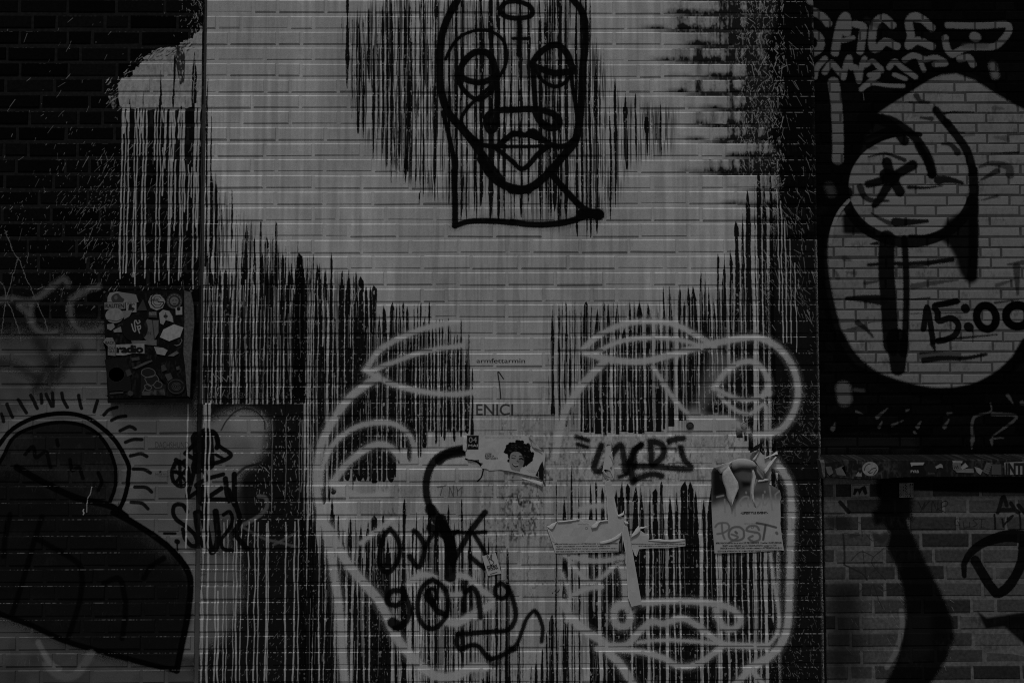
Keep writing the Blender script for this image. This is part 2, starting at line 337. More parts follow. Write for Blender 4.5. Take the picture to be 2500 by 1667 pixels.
# down the right
runs(1338, 1420, '1335,770 1360,752 1420,744', '1335,990 1360,1040 1420,1056', 9.5, 4.4, jt=20, jb=10, tip=30, fade=0.35)
R_XS = [1412, 1423, 1439, 1449, 1468, 1481, 1492, 1500, 1513, 1529, 1545, 1553, 1574, 1593, 1597, 1615, 1627, 1646, 1651, 1666, 1675, 1688, 1706, 1720]
runs(1410, 1720, '1410,745 1430,742 1500,748 1560,738 1590,708 1650,704 1690,690 1720,650', '1410,1056 1450,1058 1600,1056 1690,1015 1720,1015', 14, 4.3, jt=18, jb=8, tip=30, flat=True, xs=R_XS)
runs(1715, 1890, '1715,655 1740,665 1790,600 1810,520 1830,470 1850,430 1890,380', '1715,1012 1770,1012 1800,1060 1850,1110 1890,1110', 14, 4.2, jt=22, jb=8, tip=46, flat=True, xs=[1720, 1728, 1739, 1750, 1762, 1779, 1793, 1810, 1821, 1842, 1850, 1864, 1878, 1892])
runs(1352, 1430, '1352,1200 1380,1172 1430,1172', '1352,1720 1430,1720', 10, 4.6, jt=14, jb=2, tip=26, fade=0.35)
runs(1422, 1890, '1422,1172 1500,1190 1600,1192 1720,1200 1850,1140 1890,1100', '1422,1720 1890,1720', 15, 4.6, jt=16, jb=2, tip=28, xs=[1424, 1431, 1447, 1461, 1476, 1492, 1505, 1524, 1537, 1556, 1577, 1588, 1604, 1622, 1641, 1654, 1675, 1689, 1705, 1721, 1745, 1750, 1771, 1787, 1803, 1819, 1835, 1848, 1862, 1876, 1890])

# sooty end of the white at the upper right, course by course, then black under specks
for k in range(-2, 14):
    ya, yb, yc = int(yrow(k)), int(yrow(k)+BRICK_H/RES), int(yrow(k+1)); b = int(XEc)
    s0 = 1570 + max(0, k-3)*16 + rng.uniform(-30, 70); a = int(cv(s0, 300)[0]); n = b-a
    seg = np.repeat(rng.uniform(-0.22, 0.22, n//112+2), 112)[:n][None, :]      # brick by brick
    X = (np.arange(n)/rng.uniform(190, 250))[None, :]; Y = np.linspace(0, 1, yb-ya)[:, None]
    S, Bt = SMEAR[ya:yb, a:b], BLOT[ya:yb, a:b]
    low = np.clip((Y-0.55)*2.6, 0, 1)*np.clip(X*4, 0, 1)*np.clip(up1(rng.random(n//60+4), n)[None, :]*2-0.3, 0, 1)
    m = np.clip((X*1.05+seg*np.clip(X*3, 0, 1)-0.30)*1.1 + (S-0.5)*2.6*np.clip(X*1.5, 0, 1) + (Bt-0.5)*1.1*np.clip(X, 0, 1), 0, 1)
    m = np.clip(m + low*(0.5+Bt*0.8), 0, 0.97)
    put(a, ya, m.astype(np.float32), BLK)
    X2 = np.clip((X-0.12)*2.2, 0, 1)*np.ones((yc-yb, 1))*np.clip(0.5+BLOT[yb:yc, a:b], 0, 1); put(a, yb, np.clip(X2, 0, 0.95).astype(np.float32), BLK)
edge = '1905,-40 1890,60 1868,120 1880,200 1898,260 1880,330 1893,400 1890,480 1880,600 1876,760 1886,900 1890,1100 1900,1400 1905,1720'
pe = [(float(q.split(',')[0])+rng.normal()*3, float(q.split(',')[1])) for q in edge.split()]
PCOL[:, i0:i1] *= np.where(PCOL[:, i0:i1] > 0.2, 0.80+0.36*np.clip(SMEAR[:, i0:i1]*1.2-0.1, 0, 1)*np.clip(0.55+BLOT[:, i0:i1]*0.8, 0, 1.1), 1.0)
poly(pe + [(2016, 1720), (2002, 800), (1984, -40)], BLK, 5, 0.985, grain=1.0)
splat(1500, (1800, 0, 1915, 460), 1.55, (1, 13), (0.8, 2.4), 0.5, lambda a, b: 0.6, 0.75, 0.5)
splat(1700, (1860, 0, 1988, 1120), 1.95, (1.5, 20), (0.7, 2.0), 0.5, lambda a, b: (0.2+0.7*math.exp(-((b-560)/330)**2))*max(0, CLOUD[int(cv(a, b)[1]), int(cv(a, b)[0])]*2.6-0.75), 0.5, 0.3)
splat(1000, (1870, 830, 1994, 1180), 2.6, (1.5, 12), (0.5, 1.1), 0.4, lambda a, b: max(0, CLOUD[int(cv(a, b)[1]), int(cv(a, b)[0])]*2.6-0.8), 0.6, 0.9)
splat(700, (1870, 1180, 2010, 1660), 1.8, (1, 8), (0.6, 1.2), 0.42, lambda a, b: 0.8 if a < 2000 else 0.25, 0.7, 0.5)
splat(120, (2060, 1400, 2330, 1640), 2.1, (2, 12), (0.6, 1.1), 0.42, None, 0.6, 0.2)
drips([1903, 1911, 1921, 1932, 1944], '1890,420 1960,720', '1890,680 1912,860 1960,960', w=(1.6, 3), val=0.5, jb=40)
# fine specks in all the dark slits of the middle wall
splat(4200, (500, 560, 1880, 1667), 1.2, (0.8, 6), (0.7, 1.4), 0.5, None, 0.45, 0.7)
splat(700, (840, 20, 1480, 560), 1.2, (0.8, 4), (0.7, 1.4), 0.5, None, 0.4, 0.7)

# patch of bare, dirty and grey-sprayed bricks right of the joint
poly([(484, 985), (742, 985), (742, 1720), (478, 1720)], 0.005, 1, 0.985)
drips([668, 700, 734, 739], '500,1020 745,1020', '500,1262 745,1262', w=(1.2, 2.0), val=0.4, alpha=0.6, jb=40)
splat(260, (620, 1000, 742, 1270), 1.55, (1, 9), (0.8, 2.4), 0.45, None, 0.7, 0.3)
splat(500, (500, 1280, 742, 1667), 1.2, (1, 8), (0.7, 1.3), 0.45, None, 0.6, 0.4)
poly(zoom(400, 980, 3.733, '380,230 520,120 700,70 880,120 960,200 930,420 840,560 700,640 650,800 520,900 380,900'), 0.27, 10, 0.95, grain=0.5, tex=np.clip(0.55+CLOUD, 0, 1))
poly(zoom(400, 980, 3.733, '560,160 740,100 900,160 900,260 820,360 700,300'), 0.34, 10, 0.7, grain=0.5)
poly([(486, 1030), (560, 1030), (580, 1270), (486, 1270)], 0.2, 12, 0.7, tex=np.clip(0.4+CLOUD, 0, 1))
stroke(zoom(400, 980, 3.733, '520,260 570,170 650,90 740,60 840,90 910,170 920,250'), 3.5, 0.02, 2, 0.85)
stroke(zoom(400, 980, 3.733, '650,680 720,610 790,580 880,560'), 6, 0.02, 3, 0.85)
stroke(zoom(400, 980, 3.733, '690,1130 800,1080 900,1010 940,940 920,870 860,860'), 9, 0.16, 5, 0.8)
stroke(zoom(400, 980, 3.733, '700,1130 900,1240 1060,1280 1200,1320'), 6, 0.12, 4, 0.8)
stroke(zoom(400, 980, 3.733, '1000,1300 1100,1250 1180,1200'), 6, 0.12, 4, 0.7)
poly([(488, 1345), (580, 1345), (590, 1460), (560, 1545), (488, 1590)], 0.17, 12, 0.92, grain=0.5, tex=np.clip(0.6+CLOUD, 0, 1))
poly([(488, 1270), (552, 1270), (560, 1345), (488, 1345)], 0.14, 8, 0.8, grain=0.5)
drips([534, 553, 561, 577, 584, 595, 612, 628, 637, 656, 661, 702, 723, 733], '500,1274 745,1272', '500,1720 745,1720', w=(1.8, 3.8), val=0.46)
drips([541, 500], '490,1440 560,1440', '500,1720 745,1720', w=(3, 4.5), val=0.5)
drips([502, 514], '500,985 745,985', '500,1700 745,1700', w=(3, 4.5), val=0.5)


# ---- left wall, lower half: clouds of grey spray, the big black dome
poly([(-400, 850), (250, 800), (300, 960), (470, 965), (484, 1040), (484, 1390), (300, 1290), (100, 1150), (-400, 1120)], 0.135, 22, 0.96, grain=0.7, tex=np.clip(0.45+0.95*CLOUD, 0, 1))
poly([(150, 940), (330, 980), (480, 1020), (484, 1420), (440, 1380), (330, 1300), (280, 1240), (300, 1100)], 0.185, 14, 0.9, grain=0.5, tex=np.clip(0.6+0.6*CLOUD, 0, 1))
poly([(-400, 1500), (0, 1505), (150, 1560), (250, 1600), (420, 1630), (480, 1560), (484, 1720), (-400, 1720)], 0.12, 14, 0.95, grain=0.7, tex=np.clip(0.3+1.1*CLOUD, 0, 1))
poly([(440, 1330), (484, 1360), (484, 1600), (440, 1600), (470, 1500)], 0.22, 6, 0.9)
for s in ('280,1240 280,1370 340,1460 430,1495 520,1470', '640,1240 660,1380 730,1460 820,1480 930,1440', '180,1240 240,1290 290,1360', '0,1190 100,1170 300,1190 560,1000 620,1040', '650,1180 800,1090 900,1060'):
    stroke(crop(0, 1, s), 15, 0.13, 12, 0.75, grain=1.0)
for s in ('0,190 150,230 350,330', '330,420 420,250 560,150', '350,0 420,110 480,250 440,420', '700,60 600,200 520,330'):
    stroke(crop(0, 2, s), 26, 0.02, 24, 0.75, grain=1.0)
stroke(crop(0, 2, '-60,960 100,760 300,640 550,590 780,620 960,720 1120,890 1220,1080 1250,1300 1180,1500'), 34, 0.24, 26, 0.6, grain=0.8)
dome = crop(0, 2, '-90,1250 20,1060 120,880 280,790 500,740 700,750 850,810 960,920 1030,1060 1060,1200 1050,1350 1000,1480')
poly(dome + crop(0, 3, '1040,0 1250,110 1500,280 1700,450 1750,700 1720,950 1670,1200 1620,1450 1400,1400 1100,1320 600,1180 300,1040 0,930') + [(-300, 1460), (-300, 1000)], 0.011, 2, 0.96, tex=np.clip(0.62+0.5*CLOUD+0.2*BLOT, 0, 1))
for _ in range(60):
    a, b = rng.uniform(-20, 430), rng.uniform(1150, 1560); poly(ell(a, b, rng.uniform(10, 40), rng.uniform(4, 14), 8), rng.choice([0.02, 0.005]), 5, 0.5, tex=np.clip((BLOT-0.3)*2, 0, 1)*(PCOL < 0.03))
K = 0.002
stroke(crop(0, 2, '-60,1010 0,930 100,810 300,700 550,655 750,680 900,760 1050,900 1130,1030 1180,1150 1170,1300 1140,1430 1080,1560'), 11, K, 2)
stroke(crop(0, 2, '-60,1190 20,1060 120,880 280,790 500,740 700,750 850,810 960,920 1030,1060 1060,1200 1050,1350 1000,1480'), 9, K, 2)
stroke(crop(0, 2, '150,1150 400,1290 700,1430 1000,1500 1150,1600'), 16, K, 4)
stroke(crop(0, 3, '1040,0 1250,110 1500,280 1650,430 1730,560 1745,700 1720,950 1670,1200 1620,1450'), 15, K, 4)
stroke(crop(0, 3, '1620,1450 1400,1400 1100,1320 600,1180 300,1040 0,930'), 13, K, 5)
for s in ('380,40 330,200 250,480 160,780 110,930', '90,20 50,200 30,400', '350,250 500,330 700,450 750,560 740,760 680,980 620,1150', '950,650 1080,600 1130,700 1150,900 1120,1150', '1500,420 1380,500 1320,600'):
    stroke(crop(0, 3, s), 13, K, 6, 0.9)
for s in ('230,1030 300,960 330,1060 420,1010 460,1150', '520,900 530,950', '640,1080 660,1180 720,1150 760,1250', '900,1200 930,1280 900,1360'):
    stroke(crop(0, 2, s), 9, K, 3, 0.9)
for s in '10,660 30,730|60,570 110,690|165,530 240,650|280,490 340,610|375,480 380,560|420,480 470,590|480,470 485,590|565,470 580,540 615,600|720,490 730,560 745,610|890,540 860,640|1070,600 1000,620 950,670|1150,680 1080,690 1020,720|1240,800 1190,775 1100,815|1300,895 1220,895 1150,920|1345,1050 1290,1025 1195,1045|1380,1200 1320,1170 1220,1165|1390,1375 1340,1335 1235,1330|1355,1530 1300,1480 1200,1470'.split('|'):
    stroke(crop(0, 2, s), 8.5, 0.012, 2)
stroke(crop(0, 3, '350,1190 400,1290 470,1390 540,1430'), 13, 0.24, 7, 0.7)
stroke(crop(0, 3, '430,1400 560,1500 700,1480 830,1300'), 20, 0.2, 10, 0.6)
stroke(crop(0, 2, '840,1330 825,1400 800,1440 795,1560'), 2.2, 0.3, 1)
drips([212], '200,1250 220,1250', '200,1266 220,1266', w=(2.5, 3), val=0.5)
# black tags at the joint
Zq = lambda s: zoom(400, 980, 3.733, s)
for s, w in (('190,470 300,370 450,290 500,400 610,490 450,560 300,530 190,470', 8), ('330,300 440,270 490,350 480,420', 9), ('470,480 540,520', 6), ('290,450 275,470 290,485 300,465', 5),
             ('100,560 70,640 90,730 160,770 220,720 220,620 160,560 100,560', 8), ('140,540 150,760', 7), ('80,640 230,660', 6), ('90,610 200,720', 6), ('210,600 110,730', 6), ('110,530 150,560 190,540', 9),
             ('290,560 260,680 230,800 215,870 300,820 340,790 290,760 400,700 540,660', 8), ('350,620 400,700', 7), ('520,790 430,850 380,880', 9), ('370,890 560,890', 8),
             ('560,700 570,820 590,900', 10), ('640,660 640,800 640,920', 10), ('590,800 640,940', 8),
             ('210,1000 170,940 100,940 80,1000 110,1070 220,1150 290,1230 300,1300 250,1310 190,1240 170,1160', 8), ('280,1010 320,1000 350,1060 400,1320', 8), ('280,1020 300,1150 350,1310', 8),
             ('370,940 380,1100 420,1330 450,1360 490,1250 470,1000', 12), ('540,1030 600,1000 620,1100 560,1200 520,1260 540,1340 620,1355', 7), ('640,900 690,1080 650,1200 760,1340', 10),
             ('0,1200 100,1200', 5), ('120,1270 122,1350', 3), ('115,1270 125,1275', 9), ('300,330 320,500 300,600', 24), ('380,300 400,560', 26), ('340,800 350,900', 20)):
    stroke(Zq(s), w*1.3, 0.004, 2.5, 0.98)
drips([462, 505, 515], '450,985 530,985', '450,1350 530,1360', w=(3, 4), val=0.5)
text('DACHSHUND', 378, 1093, 15, 0.03, layer='wall', width=82, bold=-0.012)
text('hasta el', 379, 1159, 5, 0.02, layer='wall', width=25); text('manana', 387, 1164, 4, 0.02, layer='wall', width=24)
poly([(391.5, 1147), (393, 1150), (396, 1150), (393.6, 1152), (394.5, 1155.5), (391.5, 1153), (388.5, 1155.5), (389.4, 1152), (387, 1150), (390, 1150)], 0.02)
text('Nuno & Valeria estuvieron aqui', 491, 1396, 4.5, 0.02, layer='wall', width=96); text('2024', 491, 1404, 4.5, 0.02, layer='wall', width=13)

# ---- soft pale lines of the lower, larger face
G = 0.55
def pale(p, w, alpha=0.88, soft=7.5): stroke(p, w*1.5, G, 14, 0.16, grain=0.9); stroke(p, w*0.86, G, soft, alpha, grain=0.7)
for s, w in (('840,848 870,805 920,775 980,752 1050,738', 15), ('838,848 870,868 920,888 980,900 1040,905 1088,900', 14), ('850,852 920,825 980,805 1062,793', 13),
             ('1338,802 1375,770 1430,745 1490,737 1550,745 1600,770 1640,795', 15), ('1345,810 1400,825 1470,830 1540,815 1610,795 1690,778 1740,775 1790,800 1824,850 1832,910 1815,960 1785,990 1735,1000', 18),
             ('1362,812 1420,785 1490,775 1560,780 1612,795', 12), ('1640,890 1670,850 1710,830 1745,840 1765,880 1752,908', 15), ('1640,890 1680,910 1720,918 1768,902', 12),
             ('1650,905 1680,935 1720,950 1756,930 1760,990', 11), ('1500,842 1530,890 1560,930 1600,968', 12), ('1388,830 1340,880 1305,930 1288,980 1275,1050', 20),
             ('1590,985 1660,960 1720,990', 14)):
    pale(over(s), w)
for c, r, s, w in ((1, 2, '1120,320 1000,400 860,510 750,650 660,800 600,930 570,1080 555,1250 570,1450 600,1600', 21), (1, 3, '610,60 660,250 690,400 720,600 760,850 780,1100 790,1300 820,1600', 22),
                   (1, 3, '620,90 680,170 760,330 850,480 1000,660 1120,800 1200,950 1280,1130 1400,1290 1550,1440 1700,1510 1850,1490 1980,1420 2100,1420', 24),
                   (1, 2, '640,1060 700,950 800,850 950,770 1120,740 1280,760 1400,850 1450,980 1440,1110', 14), (1, 2, '700,1300 780,1180 900,1060 1050,960 1150,940 1250,980 1330,1070 1400,1130', 18),
                   (1, 2, '690,1290 780,1350 900,1400 1000,1420 1200,1400', 17), (1, 2, '650,1000 600,1200 600,1320', 12), (1, 2, '760,1480 820,1540 880,1600', 12),
                   (1, 3, '960,280 1120,160 1250,60', 12), (1, 3, '1400,660 1470,590 1560,570 1640,600', 16), (1, 3, '1760,640 1830,580 1920,590 2000,660 2150,770', 17), (1, 3, '1720,1000 1850,1010 2000,930 2150,850', 20), (1, 3, '1700,760 1900,750', 14),
                   (3, 2, '60,1090 140,1200 200,1330 215,1600', 20), (3, 3, '215,-30 205,300 195,800 175,1050 120,1200 0,1330 -200,1440', 20), (3, 3, '20,380 50,620 90,880 100,1000 70,1130 -20,1210 -250,1230', 9),
                   (2, 3, '930,900 960,850 1080,830 1200,830 1500,810 1800,830 1980,870 2085,950 2070,1040 1980,1070 1900,990 1870,890', 17), (2, 3, '1080,860 980,860 935,930 960,1030 1050,1040 1085,950 1060,870', 20),
                   (2, 3, '880,1220 1050,1210 1180,1080 1280,1000 1380,1020 1480,990 1560,970 1660,1010 1780,1100 1900,1190 2050,1220 2350,1225', 17), (2, 3, '1150,1190 1400,1170 1650,1180 1850,1200', 10),
                   (2, 3, '780,1250 1000,1260 1200,1280 1400,1340 1500,1400 1620,1410 1740,1370 1850,1290 1930,1230', 16), (2, 3, '470,830 540,960 680,1090 850,1200 900,1300 1000,1400 1120,1600', 22),
                   (2, 3, '480,390 700,440 850,440 1010,410', 15), (2, 3, '510,410 600,540 720,640 800,610 950,480', 12), (2, 3, '1000,480 1030,640 1040,800', 17), (2, 3, '560,760 680,700 820,680', 14), (2, 3, '2030,1600 2200,1430 2360,1320', 18), (2, 3, '2200,1450 2330,1600', 14),
                   (2, 2, '620,1540 720,1510 860,1500', 14), (2, 3, '460,560 520,760 500,1000', 10), (3, 2, '-20,1100 90,1150', 16)):
    pale(crop(c, r, s), w)
poly(over('1640,800 1700,840 1660,880 1600,960 1650,1000 1600,1005 1590,960'), G, 10, 0.25)
poly(crop(2, 2, '1640,600 1800,690 2100,700 2100,820 1640,830'), 0.5, 8, 0.85, tex=np.clip(1.3-0.5*BLOT, 0, 1))

# ---- white flecks of paint caught along the upper edge of every course, and painted-in edge light
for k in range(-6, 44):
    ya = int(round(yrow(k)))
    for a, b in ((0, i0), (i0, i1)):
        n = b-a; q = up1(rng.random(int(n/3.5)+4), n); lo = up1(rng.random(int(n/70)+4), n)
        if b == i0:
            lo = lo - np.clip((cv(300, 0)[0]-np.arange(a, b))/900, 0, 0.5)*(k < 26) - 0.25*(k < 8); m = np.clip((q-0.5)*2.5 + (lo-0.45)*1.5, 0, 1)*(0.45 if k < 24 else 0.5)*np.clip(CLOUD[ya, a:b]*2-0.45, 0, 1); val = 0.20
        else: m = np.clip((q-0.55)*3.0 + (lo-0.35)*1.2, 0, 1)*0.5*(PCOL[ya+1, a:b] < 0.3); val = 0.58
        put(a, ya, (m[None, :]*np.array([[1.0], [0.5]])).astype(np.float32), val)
        if b == i1: # light caught on the upper arris, painted into the white coat as brighter rows
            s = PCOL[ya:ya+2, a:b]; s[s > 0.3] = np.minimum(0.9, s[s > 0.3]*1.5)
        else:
            s = PCOL[ya:ya+1, a:b]; s[s > 0.06] *= 1.7  # the same edge light painted into the lighter paint of the left wall

# ---- the upper face in black lines
for s, w in (('1,0;1870,-60 1850,0 1765,150 1700,350 1685,600 1700,850 1770,1040 1900,1190 2010,1330 2150,1530 2250,1660', 20), ('1,1;2060,-110 2140,20 2230,105 2360,160 2500,175', 22), ('2,0;520,-60 560,0 625,80 665,180 672,300 672,420 650,600 640,800 630,1000 605,1180 570,1310 470,1430 350,1568 220,1690 90,1745 -10,1740', 20),
             ('1,0;1715,1030 1770,1250 1810,1450 1825,1650', 13), ('1,1;1815,0 1825,250 1825,500', 15), ('1,1;1825,505 1950,465 2150,460 2360,475', 15), ('2,1;0,470 150,490 300,492 500,470 660,420 790,392', 17), ('2,1;360,30 430,110 500,190 650,340 790,390', 17), ('2,1;640,390 800,400', 24),
             ('2,0;-70,30 -20,15 60,15 150,50 185,100 170,145 90,165 0,165 -80,140 -110,90 -70,30', 13), ('2,0;60,170 68,260 66,420 62,500', 13), ('2,0;10,355 155,355', 9),
             ('1,0;1740,540 1800,420 1900,320 2050,275 2180,300 2270,380 2300,500 2280,620 2200,740 2100,840 2000,930 1910,1030 1885,1120 1950,1220 2050,1310', 9.5),
             ('1,0;1850,690 1900,580 1990,490 2090,475 2160,530 2195,650 2205,740', 17), ('1,0;1850,690 1950,740 2050,757 2150,730 2210,690', 17), ('1,0;1850,700 1880,790 1960,880 2040,915 2110,880 2190,800', 13),
             ('1,0;2195,700 2215,850 2210,1000 2195,1150 2170,1200 2130,1190 2112,1110 2140,1045 2250,1012 2360,1008', 16), ('2,0;0,1010 150,1002 300,1018 390,1055 432,1110 410,1165 330,1170 255,1110 215,1030', 17),
             ('2,0;180,580 250,490 350,420 430,420 500,490 550,620', 17), ('2,0;180,590 280,640 400,672 550,652', 17), ('2,0;215,650 280,740 380,795 470,770 540,690', 11), ('2,0;188,600 200,800 215,1000', 14), ('2,0;540,660 555,800 580,950 602,1080', 11),
             ('1,0;1950,1260 2000,1310 2150,1340 2280,1340', 14), ('1,0;2200,1350 2300,1270 2360,1225', 14), ('2,0;0,1225 70,1225 125,1240 190,1200 260,1260 350,1325 450,1345 520,1325 590,1260', 15), ('2,0;-150,1345 0,1345 150,1345 300,1340 420,1340', 9), ('1,0;2180,1345 2280,1420 2360,1490', 13), ('2,0;0,1480 80,1550 150,1515 230,1420 320,1350', 13)):
    k, s = s.split(';'); c, r = map(int, k.split(','))
    stroke(crop(c, r, s), w+9, 0.01, 13, 0.30, grain=1.2); stroke(crop(c, r, s), (w*rng.uniform(0.88, 1.0), w*rng.uniform(0.95, 1.1)), 0.004, 3.5, 0.99, grain=0.6)
poly(crop(2, 0, '0,1215 60,1210 120,1225 190,1195 260,1255 330,1310 220,1290 120,1255 0,1260'), 0.005)

# ---- black tags over the middle
T = 0.003
def tag(c, r, s, w, soft=6, al=0.97): stroke(crop(c, r, s), w, T, soft, al, grain=0.6)
tag(1, 2, '1920,980 1780,1010 1660,1070 1590,1170 1560,1300 1570,1440 1620,1570', (22, 17)); tag(1, 2, '1900,1010 1750,1040 1680,1090', 22); tag(1, 3, '1600,-30 1660,60 1740,180 1790,320 1790,450 1780,590', 28); tag(1, 3, '1700,60 1760,230 1800,420', 26)
tag(1, 3, '2100,0 1990,140 1880,320 1800,470', 15)
stroke(zoom(1120, 1040, 8.71, '520,910 500,1000 470,1090 395,1165'), 3.5, T, 1.5); stroke(zoom(1120, 1040, 8.71, '150,690 300,715 420,780 490,850'), 5, T, 2)
tag(1, 3, '1230,150 1170,220 1140,350 1130,460 1180,545 1240,530 1300,440 1320,330 1290,230 1230,150', 13)
tag(1, 3, '1450,170 1510,230 1545,320 1520,450 1480,500 1410,400', 14); tag(1, 3, '1545,330 1600,230 1650,190', 12); tag(1, 3, '1790,180 1950,190 2105,180', 11); tag(1, 3, '1800,330 1810,210 1850,170', 10)
tag(1, 3, '2000,200 2050,280 2105,380', 12); tag(1, 3, '1965,405 2030,460 2090,510', 13); tag(1, 3, '1600,140 1720,200', 22)
tag(1, 3, '1330,720 1260,715 1205,770 1215,830 1290,850 1350,800 1345,710', 14); tag(1, 3, '1345,700 1400,850 1400,950 1350,1030 1270,1060', 14); tag(1, 3, '1250,1010 1300,1040', 26)
tag(1, 3, '1620,615 1530,680 1480,830 1500,980 1570,1060 1660,1050 1740,950 1760,820 1720,690 1620,615', 13); tag(1, 3, '1600,700 1555,760 1590,820 1650,790 1640,710 1600,700', 11); tag(1, 3, '1610,820 1660,900 1740,940', 16); tag(1, 3, '1580,720 1620,840', 16)
tag(1, 3, '1925,640 1915,760 1915,900', 12); tag(1, 3, '1925,730 1985,690 2035,760 2050,860 2060,960', 14)
tag(1, 3, '2310,700 2250,650 2195,690 2200,760 2260,790 2310,750 2310,690', 12); tag(1, 3, '2310,680 2350,780 2380,900 2370,1000 2300,1080 2150,1095 1980,1110 1850,1115', 13)
tag(1, 3, '1850,1120 1840,1200 1880,1260 1960,1220 2040,1230 2110,1310 2180,1340 2350,1260', 13); tag(1, 3, '2150,1340 2180,1400 2230,1370', 12, 12, 0.8)
tag(2, 3, '-20,1250 40,1210 90,1090 130,980 200,905 245,950 280,1060 270,1180', 11); tag(2, 3, '0,1260 30,1260', 10)
for s, w in (('820,950 780,1060 755,1160 800,1190 860,1140 930,1010 1000,950 1030,1100 1045,1190 1110,1010 1180,950', 14), ('1180,940 1120,1020 1120,1150', 13), ('1270,920 1275,1020 1285,1120 1370,1060 1395,980 1350,930 1270,915', 14), ('1440,910 1510,890 1570,885', 13), ('1550,970 1580,1080 1640,1160 1500,1160 1300,1145 1130,1140', 13),
             ('980,1240 1060,1210', 9), ('1075,1100 1095,1200 1110,1285', 15), ('1130,1265 1240,1220 1310,1215 1375,1230', 13), ('590,872 640,885 695,905', 10), ('600,940 690,965', 9), ('880,960 900,1040', 8)):
    tag(2, 2, s, w*1.2, 8, 0.95)
stroke(crop(2, 3, '210,880 210,960'), 2, T)
text('armfettarmin', 1163, 886, 11, 0.01, layer='wall', width=119, bold=0.012)
stroke(crop(1, 2, '2245,520 2235,400 2220,275 2270,340'), 3, 0.03, 1.2); text('ENICI', 1160, 1013, 27, 0.02, layer='wall', width=93, alpha=0.9, bold=0.015)
for s in ('1690,1410 1710,1330 1660,1330 1740,1320', '1770,1420 1775,1330 1810,1420 1810,1320', '1850,1410 1840,1330 1850,1370 1890,1330 1880,1420'): stroke(crop(1, 2, s), 2, 0.1, 1.4, smooth=False)
for x, y in ((1348, 1448), (1354, 1443), (1359, 1446), (1362, 1444), (1364, 1441)): stroke([(x, y), (x+1.5, y-3)], 2, 0.02)
for c, r, s in ((0, 2, '1950,290 1990,350 1980,300 2040,360 2030,310 2080,365 2090,310 2130,360'), (0, 2, '1930,450 1945,500 1925,510'), (0, 2, '2010,560 2060,440')): stroke(crop(c, r, s), 1.5, 0.4, 1, 0.7, smooth=False)
text('SENTSPEECH', 505, 972, 14, 0.12, layer='wall', width=185, alpha=0.5, bold=-0.01)
# ---- right: the bricked-up opening (paint on the recessed brickwork)
N = NICHE_Y
WN = 0.25
nx0, nx1 = int(cv(1985, 800, N)[0]), CW
def ncrop(s, r=0): return crop(3, r, s)
body = ncrop('1000,1040 1120,960 1250,880 1480,730 1600,690 1730,680 1900,740 2100,870 2350,1010 2900,1300') + ncrop('2900,700 2600,1200', 1) + ncrop('2330,0 2250,140 2100,280 1900,380 1700,425 1500,432 1250,380 1000,300 800,200 690,60', 2) + ncrop('650,1568 590,1350 545,1130 520,900 520,750 550,580 620,420 735,270 745,150', 1) + ncrop('800,1560 900,1250 1020,1100', 0)
poly(body, WN, 2, 0.97, y=N, grain=0.5, tex=np.clip(1.25-0.35*BLOT-0.25*CLOUD, 0, 1))
def ns(r, s, w, val=0.002, soft=6, al=0.97, g=0.6): stroke(ncrop(s, r), w, val, soft, al, y=N, grain=g)
# outline of the hat and body
ns(0, '860,1090 960,1010 1100,910 1400,720 1560,630 1700,600 1850,620 2050,720 2350,900 2600,1060', 27, soft=7)
poly(ncrop('860,1060 990,1040 1100,1110 1260,1200 1270,1300 1050,1250 900,1290 800,1400 740,1568 720,1700 620,1750 680,1300', 0), 0.002, 3, 0.97, y=N)
ec = (1875+1290/3.76, 417+140/3.76, 552/3.76, 466/3.76)
poly(ell(*ec, 40), WN, 1, 0.97, y=N, tex=np.clip(1.15-0.25*BLOT, 0, 1))
stroke(ell(ec[0], ec[1], ec[2]+13, ec[3]+13, 40, 0, 0.25, 4.5), 27, 0.002, 4, 0.97, y=N)
stroke(ell(ec[0], ec[1], ec[2]+4, ec[3]+4, 40, 0, 4.0, 4.9), 12, 0.002, 4, 0.97, y=N)
poly(ncrop('680,420 760,330 870,470 1000,590 690,580', 1), 0.002, 3, 0.97, y=N)
ns(1, '720,200 640,330 560,450 500,600 490,800 510,1000 550,1200 600,1400 660,1600', (34, 30), soft=8)
ns(2, '660,-40 720,80 830,210 1000,330 1250,420 1500,470 1750,470 1950,420 2130,310 2270,180 2370,20', 30, soft=9)
ns(1, '740,270 650,380 590,520 570,650', 8, 0.3, 3, 0.9)
ns(0, '880,1060 1000,1090 1130,1150 1250,1290', 26); ns(0, '1010,1080 1150,1115 1300,1220 1400,1330 1470,1450 1505,1568 1510,1600', 23)
for _ in range(150):
    a, b = rng.uniform(1990, 2520), rng.uniform(220, 930); poly(ell(a, b, rng.uniform(8, 30), rng.uniform(4, 10), 8), 0.05, 4, rng.uniform(0.2, 0.6), y=N, tex=np.clip((BLOT-0.35)*2.2, 0, 1)*(PCOL > 0.12))
# the crossed eye
ns(0, '1090,1490 1110,1568 1150,1660 1210,1760', 26); ns(0, '1325,1515 1200,1590 1100,1640 1000,1670 920,1690', (26, 20)); ns(1, '1150,60 1090,150 1030,250 980,310', (26, 18)); ns(1, '1080,40 1150,60', 34)
